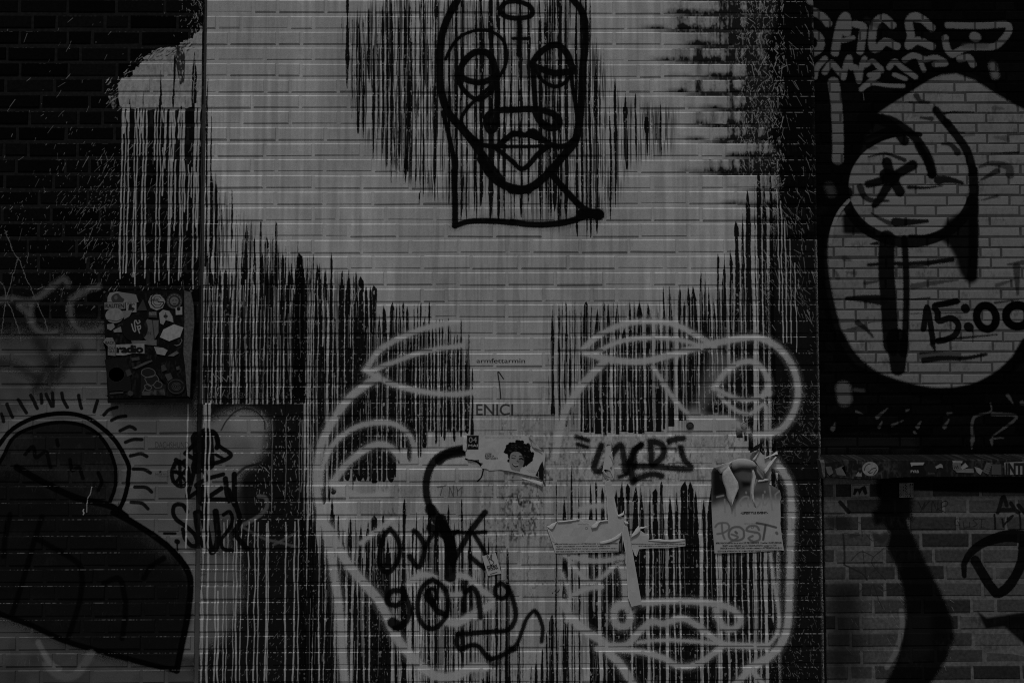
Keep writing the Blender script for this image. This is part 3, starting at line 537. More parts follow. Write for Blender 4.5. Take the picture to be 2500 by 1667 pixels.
# lines inside the body
ns(0, '1540,1010 1590,1080 1650,1140', 20); ns(0, '1640,1130 1750,1270 1830,1400 1880,1568', 22, soft=5); ns(1, '1880,-10 1888,200 1885,400 1885,700 1870,960', 25); poly(ncrop('1840,340 1920,250 1925,1000 1880,1040 1820,1020 1760,940 1720,800 1660,690 1560,620 1640,450', 1), 0.002, 4, 0.97, y=N)
ns(1, '1480,-60 1500,40', 20); ns(0, '1380,1340 1460,1480 1500,1590', 20)
ns(1, '1300,600 1450,600 1640,560', 10); ns(1, '1090,620 1085,900 1105,1200 1130,1600', 41); ns(1, '1250,620 1265,900 1268,1200 1255,1600', 17); ns(2, '1185,-20 1190,120 1190,240', (57, 38)); ns(2, '1150,0 1150,90', 22); ns(2, '1240,0 1240,100', 22)
for r, s, w, al in ((1, '1560,85 1650,80 1780,112', 21, .8), (1, '1290,150 1450,155 1600,135', 9, .8), (1, '845,150 880,230 950,270 1100,275', 17, .75), (1, '1170,470 1300,470 1460,460', 22, .9), (1, '950,390 1050,450 1120,480', 12, .7), (1, '940,670 1000,665', 9, .8), (1, '920,862 1100,850 1300,850 1480,840 1690,812', (8, 13), .85), (1, '1700,810 1400,870 1200,870', 8, .7),
                (1, '720,1170 850,1170 1050,1185', 24, .85), (1, '1300,1180 1480,1165', 5, .7), (1, '890,1030 1050,1005', 9, .6), (1, '1330,1060 1560,1020 1740,1000', 15, .55), (1, '820,1390 900,1450 960,1520', 14, .7), (1, '700,800 760,820', 13, .45), (1, '610,910 640,980', 12, .4), (1, '720,930 800,940', 9, .4), (1, '1960,80 2100,0', 14, .7), (1, '1960,270 2100,230', 8, .6), (1, '2200,860 2340,840', 12, .6), (1, '2280,880 2290,1130', 18, .6), (1, '2100,1050 2250,1000', 10, .5), (1, '1530,1230 1740,1195', 13, .9), (1, '2080,1210 2300,1180', 6, .7),
                (0, '1360,880 1400,930 1480,940', 14, .7), (0, '1590,1045 1700,1030 1880,1030', 6, .8), (0, '1400,1080 1500,1090', 11, .7), (0, '1300,940 1390,945', 5, .7), (0, '1660,1215 1800,1220', 5, .8), (0, '1600,1320 1680,1330 1740,1400', 16, .75), (0, '1780,1250 1880,1230', 10, .4), (0, '2080,1260 2180,1270', 14, .35), (0, '920,1440 1080,1410 1250,1470', 10, .75), (0, '1940,1530 2050,1500 2200,1530 2220,1600', 20, .6), (0, '2050,1410 2300,1400', 5, .8), (0, '930,1350 1000,1360', 14, .35), (0, '2080,990 2160,1000', 12, .35),
                (2, '1430,170 1600,150 1800,150 2000,115', (15, 8), .85), (2, '1400,105 1600,90', 5, .7), (2, '1510,20 1530,80', 13, .8), (2, '700,20 800,130 850,190', 14, .6), (1, '1310,1310 1500,1305 1800,1300', 5, .6), (1, '1550,1550 1800,1530 2100,1500', 8, .75), (1, '1880,1470 1878,1568', 4, .9)):
    ns(r, s, w if isinstance(w, tuple) else ((w*1.1, w*0.4) if rng.random() < 0.5 else (w*0.4, w*1.1)), 0.006, 5, min(0.97, al*1.2), 0.8)
ns(1, '1425,1450 1440,1350 1458,1250 1480,1350 1500,1480 1515,1568', 15, soft=3)
ns(1, '1725,1195 1640,1215 1530,1240 1555,1300 1565,1375 1680,1350 1745,1410 1720,1500 1640,1545 1560,1560', 16, soft=3)
ns(1, '1808,1258 1814,1266', 22, soft=3); ns(1, '1836,1428 1846,1436', 23, soft=3)
stroke(ell(1875+2003/3.76, 417+1342/3.76, 88/3.76, 110/3.76, 24, -0.25), 20, 0.002, 4, y=N); stroke(ell(1875+2290/3.76, 417+1328/3.76, 108/3.76, 98/3.76), 21, 0.002, 4, y=N)
# row of letters above and the smaller row beneath
L1 = 0.20
for s, w in (('330,80 420,110 500,155 550,215', 20), ('380,300 450,320 485,380 470,450 400,490', 19), ('615,480 640,330 670,210 710,150 730,220 720,300', 22), ('640,370 700,370 780,348', 12), ('800,220 870,245 865,330 845,470', 19), ('1140,230 1060,165 985,210 955,330 960,440 1010,440 1075,385 1180,425', 20), ('1500,255 1420,180 1340,150 1290,200 1310,330 1290,420 1370,375 1500,425', 20), ('1340,160 1400,170', 22),
             ('1650,230 1800,235 2000,235 2180,225 2210,280 2150,370 2060,430 1850,435 1750,470 1690,500 1640,440 1625,350', 17), ('1890,335 1910,345', 24)):
    ns(0, s, w, L1, 5, 0.92, 0.8)
ns(0, '900,180 1010,240', 14, 0.02, 8, 0.5); ns(0, '1800,420 2000,420', 14, 0.06, 8, 0.5)
for s, w in (('425,705 450,620 520,540', 15), ('520,660 580,580 620,620 690,700', 16), ('690,710 715,600 745,530 760,620 800,620 835,740', 15), ('835,740 860,600 885,540', 14), ('890,600 960,565 1010,610 1040,650 930,690 1010,690 930,750 855,820', 13), ('870,810 960,765 1100,785 1240,790', 10), ('1110,620 1160,565 1230,620 1350,705', 14), ('1160,685 1260,725', 12), ('1255,550 1330,510 1440,545', 15), ('1395,560 1430,645', 12), ('1460,545 1540,530 1630,580 1530,590', 14), ('1760,540 1840,530 1880,590', 18), ('600,760 620,900 635,1100 640,1300 640,1460', 29)):
    ns(0, s, w, L1*1.05, 5, 0.9, 0.7)
ns(0, '2060,600 2085,690', 20, 0.2, 12, 0.7); ns(0, '870,830 880,920', 2, 0.12, 1)
ns(2, '690,430 700,520', 36, 0.16, 14, 0.85); ns(2, '800,440 870,450', 10, 0.08, 8, 0.6); ns(1, '560,150 580,200', 22, 0.07, 16, 0.8)
for s, w in (('1000,690 1060,640 1095,610', 8), ('1020,780 1045,730', 7), ('1140,765 1240,720', 6), ('1370,780 1400,730', 8), ('1620,780 1660,710', 9), ('1880,900 1885,700 2040,640 2040,560', 8), ('1870,900 1870,980', 7), ('2060,660 2280,690 2060,870 2160,880', 8), ('2050,900 2055,960', 7), ('2200,490 2250,570', 8), ('2330,560 2360,580', 10), ('810,640 870,660', 5), ('1340,830 1360,840', 6), ('590,800 620,740', 10), ('1270,630 1300,620', 5), ('1650,660 1700,650', 6)):
    ns(2, s, (w*1.2, w*0.3), 0.11, 4, 0.75, 1.0)
ns(2, '550,960 900,930 1300,950', 40, 0.02, 30, 0.6, 1.0)

# ---- lower right, under the sill
def lr(r, s, w, val=0.003, soft=3, al=0.97): stroke(crop(3, r, s), w, val, soft, al, grain=0.5)
poly(crop(3, 2, '1000,1180 1340,1180 1330,1300 1330,1640 960,1640 1020,1450 980,1380') , 0.003, 5, 0.97, grain=0.6)
poly(crop(3, 3, '950,-20 1230,-20 1330,200 1450,450 1600,750 1700,1000 1715,1150 1640,1350 1480,1600 1060,1600 1150,1430 1230,1180 1270,950 1240,700 1180,500 1090,330 1120,200 1060,100 980,130'), 0.003, 3, 0.97, grain=0.6, smooth=False)
poly(crop(3, 3, '550,640 850,640 880,1000 880,1568 540,1568'), 0.012, 16, 0.85, tex=np.clip(0.4+CLOUD, 0, 1))
poly(crop(3, 3, '1270,950 1500,900 1500,1300 1270,1400'), 0.012, 8, 0.9)
poly(crop(3, 3, '520,30 740,30 780,140 620,170 540,120'), 0.02, 6, 0.9, grain=0.5); lr(3, '690,200 700,320 700,470', 5, 0.03); lr(3, '700,480 860,560 910,620', 4, 0.03)
for s in ('830,90 910,110 960,30', '860,110 865,220', '700,190 840,210', '900,200 960,260 1020,240', '760,440 850,360 960,400', '870,350 880,470', '1060,330 950,450 1080,620', '890,500 900,600', '830,740 880,690', '930,760 960,660 1010,780', '1060,720 1180,690', '1010,790 1050,880'): lr(3, s, 2.2, 0.03, 1.5, 0.85)
lr(3, '980,210 1040,260 1080,210', 16, 0.03, 8, 0.7); lr(3, '760,220 820,200', 10, 0.03, 5, 0.7)
stroke(crop(3, 3, '1220,900 1230,1050 1180,1250 1090,1420'), 12, 0.2, 5, 0.8)
lr(3, '1800,580 1800,480 1850,380 1960,290 2120,230 2250,215 2400,240', (12, 34)); lr(3, '1900,440 1980,580 2060,700 2120,740 2230,650 2320,480 2345,300', 24); poly(crop(3, 3, '1920,905 2010,970 2120,950 2400,910 2400,1250 2170,1050 2000,1070 1960,990'), 0.003, 2, 0.97)
lr(3, '2100,560 2160,480 2200,460', 18, 0.15, 10, 0.6)
for s in ('1380,1470 1420,1540 1440,1470 1400,1560', '1480,1460 1430,1520', '1500,1560 1510,1460 1550,1550 1560,1465', '1600,1560 1590,1480 1640,1460 1640,1500 1560,1530 1630,1565'): lr(2, s, 2.2, 0.02, 1.4)
for s in ('2110,1565 2160,1420 2190,1500', '2120,1540 2250,1540', '2230,1480 2270,1540 2300,1565', '2300,1500 2370,1580', '660,1470 740,1560'): lr(2, s, 10, 0.012, 2.5)
for s in ('2080,20 2085,150', '2150,60 2160,130', '2200,60 2250,30', '2310,0 2315,150', '2170,110 2240,40'): lr(3, s, 5, 0.012, 2)
for s in ('1770,60 1720,60 1710,110 1760,120 1740,80', '1790,80 1800,140 1840,130', '1850,90 1850,140', '1920,60 1880,70 1920,110 1880,130', '1960,60 1960,140', '1940,60 1990,60', '1940,140 2000,140', '1650,110 1670,112'): lr(3, s, 1.6, 0.02, 1.2)

poly([(2225, 1160), (2560, 1160), (2560, 1204), (2400, 1202), (2225, 1197)], 0.003, 1, 0.97)

for _ in range(60):
    a, b = rng.uniform(2015, 2500), rng.uniform(1210, 1660); poly(ell(a, b, rng.uniform(12, 50), rng.uniform(5, 16), 8), 0.02, 6, rng.uniform(0.2, 0.55), tex=np.clip((BLOT-0.3)*2, 0, 1))
# strip of sealant in the movement joint: bare but for a few specks, grey near the foot
ja, jb = int((XJ-0.011-XA)/RES), int((XJ+0.011-XA)/RES)+1
PCOL[:, ja:jb] *= 0.10; PCOV[:, ja:jb] *= 0.12
zq = int(cv(485, 1340)[1])
PCOL[zq:, ja:jb] = 0.10*(0.6+0.8*CLOUD[zq:, ja:jb]); PCOV[zq:, ja:jb] = 0.9

# ------------------------------------------------------------------ prints on posters and stickers
Zp = lambda s: zoom(240, 690, 5.227, s)
Z1 = lambda s: zoom(1120, 1040, 8.71, s)
Z2 = lambda s: zoom(1710, 1060, 5.058, s)
Z3 = lambda s: zoom(1320, 1150, 4.479, s)
Z4 = lambda s: zoom(1990, 1100, 4.612, s)
YP, YS, YW = -0.0425, -0.0615, -0.0035
def pr(pts, val, y, **k): poly(pts, val, k.pop('soft', 0), k.pop('alpha', 1.0), y=y, layer='print', **k)
def pl(pts, w, val, y, **k): stroke(pts, w, val, k.pop('soft', 1.2), k.pop('alpha', 1.0), y=y, layer='print', grain=0, **k)
def at1(Z, x, y): return Z('%s,%s' % (x, y))[0]

# woman with curly hair
P1 = Z1('80,190 420,190 1000,192 1430,205 1480,230 1520,300 1560,470 1640,500 1800,555 1840,600 1810,700 1815,900 1800,1160 1640,1080 1420,1030 1330,1010 1300,975 1060,950 900,925 750,895 700,930 650,940 600,910 500,900 470,850 520,790 440,770 430,710 340,720 310,690 200,700 150,680 145,540 90,515')
pr(P1, 0.56, YW); pr(Z1('0,100 1900,100 1900,1300 0,1300'), 0.50, YW, alpha=0.5, tex=np.clip(BLOT, 0, 1))
pr(Z1('175,200 425,200 420,500 180,500'), 0.012, YW); text('04', *at1(Z1, 210, 345), 13, 0.35, YW, width=20); text('MAI', *at1(Z1, 200, 437), 6, 0.6, YW, width=23)
text('novie/running am 6', *at1(Z1, 550, 255), 4, 0.2, YW, width=90)
for i, s in enumerate(('LOCATION', 'SILENCE OF', 'BRIGHT CLOUDS 19')): text(s, *at1(Z1, 555, 610+46*i), 4.2, 0.03, YW, width=(16, 22, 32)[i], bold=0.05)
for _ in range(90):
    a = rng.uniform(0, 2*math.pi); q = rng.uniform(0.55, 1.0); cx, cyy = 1270+310*q*math.cos(a), 600+275*q*math.sin(a)
    if cyy > 560 and cx < 1080 and cx > 980 and cyy < 720: continue
    e = rng.uniform(25, 55); pr(Z1(' '.join('%f,%f' % z for z in ell(cx, cyy, e, e, 8))), 0.008, YW)
pr(Z1('950,560 1000,450 1150,350 1350,350 1500,450 1560,600 1530,760 1430,860 1380,700 1290,560 1150,560 1050,680 1040,600'), 0.008, YW)
pr(Z1('1090,640 1110,580 1170,545 1260,545 1330,590 1375,680 1385,780 1340,880 1260,950 1180,940 1100,870 1075,770'), 0.30, YW, smooth=True)
pr(Z1('1080,850 1130,930 1300,970 1310,900 1200,960'), 0.22, YW); pr(Z1('1230,700 1390,640 1380,800 1320,900 1270,760'), 0.10, YW, soft=2, alpha=0.5)
pl(Z1('1120,665 1160,680 1195,680'), 2, 0.02, YW); pl(Z1('1120,625 1160,615 1210,635'), 1.6, 0.05, YW); pl(Z1('1280,640 1330,625 1380,670'), 2.2, 0.02, YW); pl(Z1('1290,690 1330,680 1365,705'), 3.6, 0.015, YW); pl(Z1('1240,730 1235,745 1265,750'), 2, 0.03, YW)
pr(Z1('1130,785 1200,835 1280,815 1255,865 1200,870 1150,840'), 0.02, YW); pl(Z1('1160,805 1200,828 1260,815'), 2.4, 0.5, YW)
for _ in range(26):
    cx, cyy = rng.uniform(1050, 1520), rng.uniform(370, 640)
    if 1080 < cx < 1390 and cyy > 540: continue
    pl(Z1(' '.join('%f,%f' % z for z in ell(cx, cyy, 18, 14, 6, 0, 0.3, 3.6))), 0.9, 0.09, YW, alpha=0.6)
pr(Z1('1420,1035 1520,1080 1600,1070 1720,1090 1630,1050 1700,900 1720,840 1780,740 1815,900 1800,1180 1680,1110 1500,1090'), 0.015, YW); pl(Z1('1690,960 1690,1060'), 1.3, 0.4, YW); pl(Z1('1615,1065 1700,1090'), 1.5, 0.4, YW)
for i in range(3): text('ist einer ia', *at1(Z1, 1440+30*i, 940+22*i), 2, 0.2, YW, width=18)
# the event poster
P2 = Z2('135,470 160,415 270,370 350,345 380,310 480,290 640,322 700,380 860,420 880,470 835,545 840,605 980,690 998,780 970,860 990,1000 985,1100 1005,1260 1030,1430 900,1440 600,1455 175,1465 150,1180 135,880')
pr(P2, 0.46, YW); pr(Z2('100,200 1060,200 1060,1500 100,1500'), 0.40, YW, alpha=0.4, tex=np.clip(BLOT, 0, 1))
pr(Z2('100,380 700,400 860,560 1020,700 1000,800 700,790 420,830 260,840 100,900'), 0.012, YW, soft=8, alpha=1.0, tex=np.clip(0.45+CLOUD, 0, 1))
pr(Z2('480,430 640,430 640,560 560,640 500,600 420,500'), 0.16, YW, soft=5, alpha=0.8); pr(Z2('490,570 620,580 640,640 520,660'), 0.012, YW, soft=3)
for s in ('500,880 480,830 530,770 590,770 580,830 590,890', '640,430 640,540 620,700 640,840 690,900 740,820 700,790', '690,560 640,700 640,800', '770,740 765,840 800,870 830,790', '790,700 792,712', '850,640 870,820 885,930', '930,800 920,740 970,700', '200,770 280,750', '420,800 425,1000', '295,800 300,960', '710,575 840,555', '560,710 562,722', '690,430 760,530'):
    pl(Z2(s), 4.2, 0.34, YW, soft=2, alpha=0.85)
text('-LIFESTYLE EVENT-', *at1(Z2, 495, 983), 5.6, 0.01, YW, width=67, bold=0.06, rot=-0.01)
text('REFRESH YOUR MIND', *at1(Z2, 535, 1108), 3, 0.06, YW, width=38); pl(Z2(' '.join('%f,%f' % z for z in ell(637, 1145, 14, 14, 10))), 1, 0.06, YW)
for s, w, v in (('180,1140 220,1095 330,1095 350,1160 280,1210 205,1225', 5, .17), ('260,1100 270,1220 295,1285', 5, .17), ('530,1180 480,1140 390,1150 345,1220 370,1290 460,1305 530,1270 530,1180', 5.5, .13), ('380,1230 460,1265 360,1330', 5, .15), ('430,1200 445,1215', 6, .1), ('720,1175 690,1130 600,1130 565,1180 640,1200 720,1220 730,1290 650,1320 590,1280 640,1250', 5.5, .14), ('690,1090 800,1110 930,1145', 5.5, .07), ('800,1120 785,1220 772,1295', 5.5, .07), ('935,1210 942,1220', 7, .12)):
    pl(Z2(s), w, v, YW, soft=2, alpha=0.85)
TX = ('IMPROVISATIONEN von hier an weiter LIFE PERFORMANCES  12 nachbarn KUNSTLERINNEN', 'BELIEBT wirklich RESILIENT um mehr NEUROPLASTIZITAT partizipieren TON', 'ENERGIE gewinnen BERATUNG eingeladen mitmachen AFTERSHOW mit dj set', 'GET YOUR AFTERSHOW ( 20 - 4 UHR ) TICKET ONLINE AT WWW.MOVING.NRW')
for i, (xa, ya, wd_) in enumerate(((188, 1352, 815), (270, 1385, 665), (243, 1415, 760), (210, 1452, 795))): text(TX[i], *at1(Z2, xa, ya), (4.2, 4.0, 4.2, 3.8)[i], 0.02, YW, width=wd_/5.058, bold=0.045, rot=-0.008)
# its torn twin, lower left
P3 = Z3('65,605 180,545 350,527 425,520 470,560 520,570 550,600 640,540 735,535 728,330 700,150 715,110 760,90 790,240 820,440 850,490 910,500 950,590 895,660 890,880 680,885 400,892 160,893 140,780 100,680')
P3b = Z3('905,590 948,600 1000,850 1050,1130 1105,1450 995,1478 955,1380 930,900 890,690')
P4 = Z3('985,708 1030,670 1085,640 1090,690 1170,700 1172,762 1320,750 1580,735 1582,815 1400,838 1200,838 1075,850 1050,930 1030,920 1040,845 1000,845')
for P in (P3, P3b, P4): pr(P, 0.50, YW, tex=np.clip(1.2-0.3*CLOUD-0.3*BLOT, 0, 1)); pl(P+P[:1], 1.6, 0.72, YW, smooth=False, alpha=0.6)
for i, (xa, ya, wd_) in enumerate(((150, 802, 690), (170, 828, 590), (170, 855, 670), (165, 884, 680))): text(TX[i], *at1(Z3, xa, ya), 3.0, 0.02, YW, width=wd_/4.479, bold=0.045, rot=-0.01)
for i, (xa, ya, wd_) in enumerate(((1000, 802, 575), (1070, 825, 430))): text(TX[i], *at1(Z3, xa, ya), 3.0, 0.03, YW, width=wd_/4.479, bold=0.04)
text('REFRESH YOUR MIND', *at1(Z3, 405, 585), 3, 0.08, YW, width=27); pl(Z3(' '.join('%f,%f' % z for z in ell(498, 620, 14, 12, 10))), 1, 0.06, YW)
pr(Z3('855,770 890,690 892,880 850,885'), 0.02, YW); pr(Z3('860,790 880,780 880,870 865,870'), 0.25, YW, alpha=0.5)
P5 = crop(1, 3, '2075,402 2200,372 2252,560 2128,582')
pr(P5, 0.52, YW); text('STEFAN', *crop(1, 3, '2122,518')[0], 6.5, 0.01, YW, width=25, bold=0.06, rot=-0.22); text('TROCHA', *crop(1, 3, '2130,540')[0], 6.5, 0.01, YW, width=26, bold=0.06, rot=-0.22)
for s in ('2150,480 2135,440 2118,400 2128,397 2145,435', '2145,435 2155,390 2163,392 2160,430 2178,450 2180,465 2165,478 2150,478', '2150,430 2170,445', '2150,565 2210,548'): pl(crop(1, 3, s), 1.8, 0.01, YW)

# stickers: list of (name, label, outline px, plane y, value); prints drawn after each base
ST = []
def sticker(label, pts, y, val, grp):
    pr(pts, val, y, tex=np.clip(1.25-0.5*BLOT-0.15*CLOUD, 0, 1)); ST.append((label, pts, y, grp))
GP, GS = 'stickers on the metal panel', 'stickers on the metal sill'
def circ(Z, x, y, rx, ry=None, n=24): return Z(' '.join('%f,%f' % q for q in ell(x, y, rx, ry or rx, n)[:-1]))
pr(Zp('0,-60 1359,-60 1359,1568 0,1568'), 0.008, YP, alpha=1); pr(Zp('0,-60 1359,-60 1359,1600 0,1600'), 0.05, YP, tex=np.clip((BLOT-0.5)*2, 0, 1)*CLOUD)
sticker('large dark sheet of faded paper on the lower left of the panel', Zp('82,985 320,945 400,1080 425,1380 140,1400'), YP, 0.016, GP)
sticker('small dark triangular sticker beside the octagonal one', Zp('490,358 570,210 622,355'), YP, 0.05, GP)
sticker('half peeled oval portrait sticker at the top left of the panel', Zp('115,248 118,185 145,130 240,112 480,152 512,250 380,250'), YP, 0.26, GP); pr(circ(Zp, 250, 205, 85, 70), 0.05, YP); pr(circ(Zp, 225, 190, 22, 28), 0.12, YP); pr(Zp('245,125 300,120 470,150 505,250 385,240 300,190'), 0.20, YP)
sticker('narrow grey sticker lettered in capitals at the panel edge', Zp('78,252 346,250 346,335 80,345'), YP, 0.20, GP); text('RAUTEN', *at1(Zp, 90, 322), 9.5, 0.02, YP, width=46, bold=0.03)
sticker('square black and white picture sticker with a standing figure', Zp('352,255 488,252 488,378 358,382'), YP, 0.30, GP); pr(Zp('380,360 395,280 430,270 430,310 470,330 440,370'), 0.02, YP); text('PAW', *at1(Zp, 370, 290), 6, 0.02, YP, width=20, bold=0.02)
sticker('blank pale round sticker with dark cracks below the lettered strip', circ(Zp, 208, 420, 118, 96), YP, 0.27, GP); pl(Zp('100,470 160,480 230,490 330,450'), 2, 0.03, YP)
sticker('small torn grey scrap between round stickers', Zp('305,360 440,350 400,430 330,470'), YP, 0.2, GP)
sticker('octagon badge sticker with a big angular letter', circ(Zp, 745, 246, 110, 110, 8), YP, 0.28, GP)
pl(Zp('830,190 790,145 715,145 675,185 675,270 720,315 790,315 830,270 830,245 760,245'), 2.6, 0.015, YP, smooth=False); pl(Zp('800,200 780,175 725,175 705,200 705,260 730,285 780,285 800,262'), 1.6, 0.015, YP, smooth=False); text('CARED', *at1(Zp, 655, 238), 6, 0.02, YP, width=24, bold=0.03)
sticker('dark round sticker with a face inside a lettered ring', circ(Zp, 970, 235, 106), YP, 0.03, GP); pl(circ(Zp, 970, 235, 84)+circ(Zp, 970, 235, 84)[:1], 3.2, 0.16, YP, alpha=0.7); pr(circ(Zp, 970, 235, 55), 0.15, YP); pl(Zp('945,225 958,222'), 2, 0.02, YP); pl(Zp('985,222 1000,225'), 2, 0.02, YP); pl(Zp('955,265 970,272 990,262'), 2, 0.02, YP)
for i in range(14):
    a = i*0.449; x, y = 970+84*math.cos(a), 235+84*math.sin(a); pl(Zp('%f,%f %f,%f' % (x-4, y-4, x+4, y+4)), 1.4, 0.02, YP)
sticker('small white tag with a black crescent under the face sticker', Zp('985,322 1070,305 1072,410 988,412'), YP, 0.33, GP); pr(circ(Zp, 1025, 335, 24), 0.015, YP)
sticker('little rectangular label with two lines of capitals', Zp('640,378 750,365 752,450 642,442'), YP, 0.05, GP); text('HUGOB', *at1(Zp, 650, 398), 5, 0.3, YP, width=17); text('WATCH', *at1(Zp, 650, 418), 5, 0.3, YP, width=17)
sticker('pale shield sticker with a dark flower', Zp('775,388 825,345 905,362 945,430 960,510 900,490 860,480 830,540 790,520'), YP, 0.30, GP); pr(circ(Zp, 860, 430, 28, 22), 0.03, YP); pl(Zp('860,380 862,470'), 2, 0.04, YP)
sticker('faded bottle shaped sticker right of the black disc', Zp('585,520 625,465 690,480 770,480 770,640 710,740 625,742 575,700'), YP, 0.13, GP); pl(Zp('690,480 715,720'), 2, 0.03, YP); text('IN', *at1(Zp, 620, 665), 8, 0.03, YP, width=10)
sticker('big round black sticker with pale looping letters', circ(Zp, 470, 585, 165), YP, 0.012, GP); pl(Zp('425,525 450,610 475,610 460,500 480,480 500,520 530,500 520,480'), 2.8, 0.30, YP); pl(Zp('495,550 525,640'), 2.8, 0.30, YP); pl(Zp('500,560 535,545 535,585 505,595'), 2.6, 0.30, YP)
sticker('small pale scrap left of the black disc', Zp('110,530 195,520 212,570 160,612 115,590'), YP, 0.26, GP)
sticker('ragged pale scrap touching the black disc', Zp('190,605 285,560 300,630 200,636'), YP, 0.26, GP)
sticker('white hexagon sticker pasted aslant', Zp('785,697 830,597 965,530 1086,572 1045,692 905,748'), YP, 0.40, GP)
sticker('ragged pale label with stacked capitals on the left edge of the panel', Zp('60,757 100,700 180,700 215,770 220,935 120,925 122,812'), YP, 0.22, GP); text('BACK', *at1(Zp, 90, 785), 7, 0.02, YP, width=23, bold=0.03)
for i, s in enumerate(('OU', 'GLS')): text(s, *at1(Zp, 130, 852+38*i), 6, 0.02, YP, width=15, bold=0.03)
sticker('grey strip of paper above the pale scrap', Zp('420,740 745,730 745,805 600,790 430,780'), YP, 0.15, GP)
sticker('white sticker with the word radio in fat rounded letters', Zp('222,790 590,776 592,905 440,902 330,930 222,925'), YP, 0.30, GP); text('radio', *at1(Zp, 232, 890), 17, 0.012, YP, width=66, bold=0.07)
sticker('blank pale torn sticker under the hexagon', Zp('710,815 830,832 885,862 850,930 745,910'), YP, 0.30, GP)
sticker('faint ring badge with a dark oval centre low on the panel', circ(Zp, 232, 1170, 100, 92), YP, 0.06, GP); pr(circ(Zp, 232, 1170, 50, 38), 0.008, YP); pl(circ(Zp, 232, 1170, 58, 46)+circ(Zp, 232, 1170, 58, 46)[:1], 1.5, 0.12, YP); pl(circ(Zp, 232, 1170, 92, 84)+circ(Zp, 232, 1170, 92, 84)[:1], 1.2, 0.1, YP)
sticker('dark sticker with outlined balloon shapes at the panel foot', Zp('540,1440 545,1110 650,1080 730,1150 820,1280 862,1300 862,1440'), YP, 0.02, GP)
for s in ('545,1160 560,1110 630,1085 700,1110 725,1160 680,1200 600,1200 545,1160', '590,1220 640,1310 700,1300 740,1250 770,1260 810,1280 800,1330 730,1340 700,1300', '600,1210 740,1180 770,1250', '585,1310 640,1290 680,1340 640,1370 600,1350 585,1310', '560,1400 600,1330'): pl(Zp(s), 1.4, 0.14, YP)
pr(Zp('560,1390 850,1350 850,1435 560,1435'), 0.08, YP, tex=np.clip((BLOT-0.35)*3, 0, 1))
sticker('dark round sticker with pale concentric squiggles at lower right', circ(Zp, 1000, 1320, 112, 108), YP, 0.015, GP)
for q in (108, 60, 40, 20): pl(circ(Zp, 1000-q*.1, 1320, q*0.95, q*0.8, 14), 1.0, 0.09, YP)
for lb, sh, v in (('tiny faded grey label under the word radio', '420,960 520,945 530,985 430,1000', 0.07), ('slanted dark strip sticker across the middle of the panel', '430,1090 600,1010 680,985 690,1005 480,1100', 0.09), ('small worn square beside the outlined balloons', '345,1120 400,1100 430,1170 370,1200', 0.06), ('small round badge at the bottom edge of the panel', '375,1390 405,1375 440,1390 445,1430 410,1448 375,1430', 0.06), ('pale scuffed strip at the bottom left of the panel', '135,1385 320,1370 320,1410 150,1425', 0.06), ('dark lettered label above the squiggle sticker', '845,1170 920,1150 950,1220 890,1260', 0.07), ('torn grey corner scrap near the right edge of the panel', '885,935 1000,870 1030,900 960,940', 0.14), ('dim torn triangle left of the scuffed metal edge', '800,1060 840,1040 880,1110 810,1140', 0.06), ('narrow faded sticker in the right lower corner', '990,1075 1035,1060 1040,1110 1000,1115', 0.07)):
    sticker(lb, Zp(sh), YP, v, GP)
sticker('thin crescent shaped sticker below the hexagon', Zp('960,790 1000,808 1045,790 1070,740 1050,700 1062,745 1035,785 1000,798'), YP, 0.25, GP)
# sill
pr(Z4('0,-10 2900,-10 2900,350 0,350'), 0.014, YS); pr(Z4('0,-10 2900,-10 2900,350 0,350'), 0.10, YS, tex=np.clip((BLOT-0.45)*2, 0, 1)*CLOUD)
sticker('round white sticker with a drawn figure and arched script', circ(Z4, 620, 203, 91, 80), YS, 0.30, GS)
for s in ('550,220 560,180 590,150 615,145', '600,240 640,200 680,190', '655,260 690,210', '590,230 610,250 640,240'): pl(Z4(s), 2, 0.03, YS)
sticker('dark square sticker with white capitals and a torn white top', Z4('1068,130 1235,130 1235,278 1072,278'), YS, 0.012, GS); pr(Z4('1070,132 1232,130 1215,160 1100,165 1085,180'), 0.32, YS); text('PYRB', *at1(Z4, 1074, 248), 6.5, 0.36, YS, width=20, bold=0.02)
sticker('white scribbled star sticker beside a faint dark label', Z4('1352,178 1385,160 1410,145 1432,155 1442,195 1405,190 1365,205'), YS, 0.24, GS)
sticker('faint dark label with small lettering', Z4('1245,150 1345,150 1345,285 1250,285'), YS, 0.02, GS); text('Santa', *at1(Z4, 1268, 262), 4, 0.1, YS, width=18)
sticker('torn white paper strip left of the patterned scrap', Z4('1545,110 1660,115 1655,140 1550,138'), YS, 0.27, GS)
sticker('grey shield sticker with handwritten script on the sill', Z4('1545,140 1640,140 1642,215 1590,232 1552,210'), YS, 0.14, GS); pl(Z4('1560,160 1565,200 1580,170 1590,200 1600,165 1610,195'), 1.4, 0.02, YS)
sticker('kite shaped white scrap on the sill', Z4('1640,182 1690,135 1726,178 1650,216'), YS, 0.28, GS)
sticker('pale streaked paper band under the kite scrap', Z4('1575,232 1700,200 1780,200 1792,250 1600,246'), YS, 0.18, GS)
sticker('leaf shaped pale scrap on the sill', Z4('1795,180 1850,195 1888,222 1862,272 1820,242'), YS, 0.26, GS)
sticker('checked scrap with a net pattern on the sill', Z4('1888,235 1930,130 1998,138 1950,272'), YS, 0.12, GS)
for i in range(6): pl(Z4('%d,%d %d,%d' % (1895+i*14, 250-i*22, 1960+i*8, 262-i*22)), 1.2, 0.02, YS)
sticker('grey worn square sticker before the big letters', Z4('1990,152 2092,150 2096,272 1985,266'), YS, 0.08, GS)
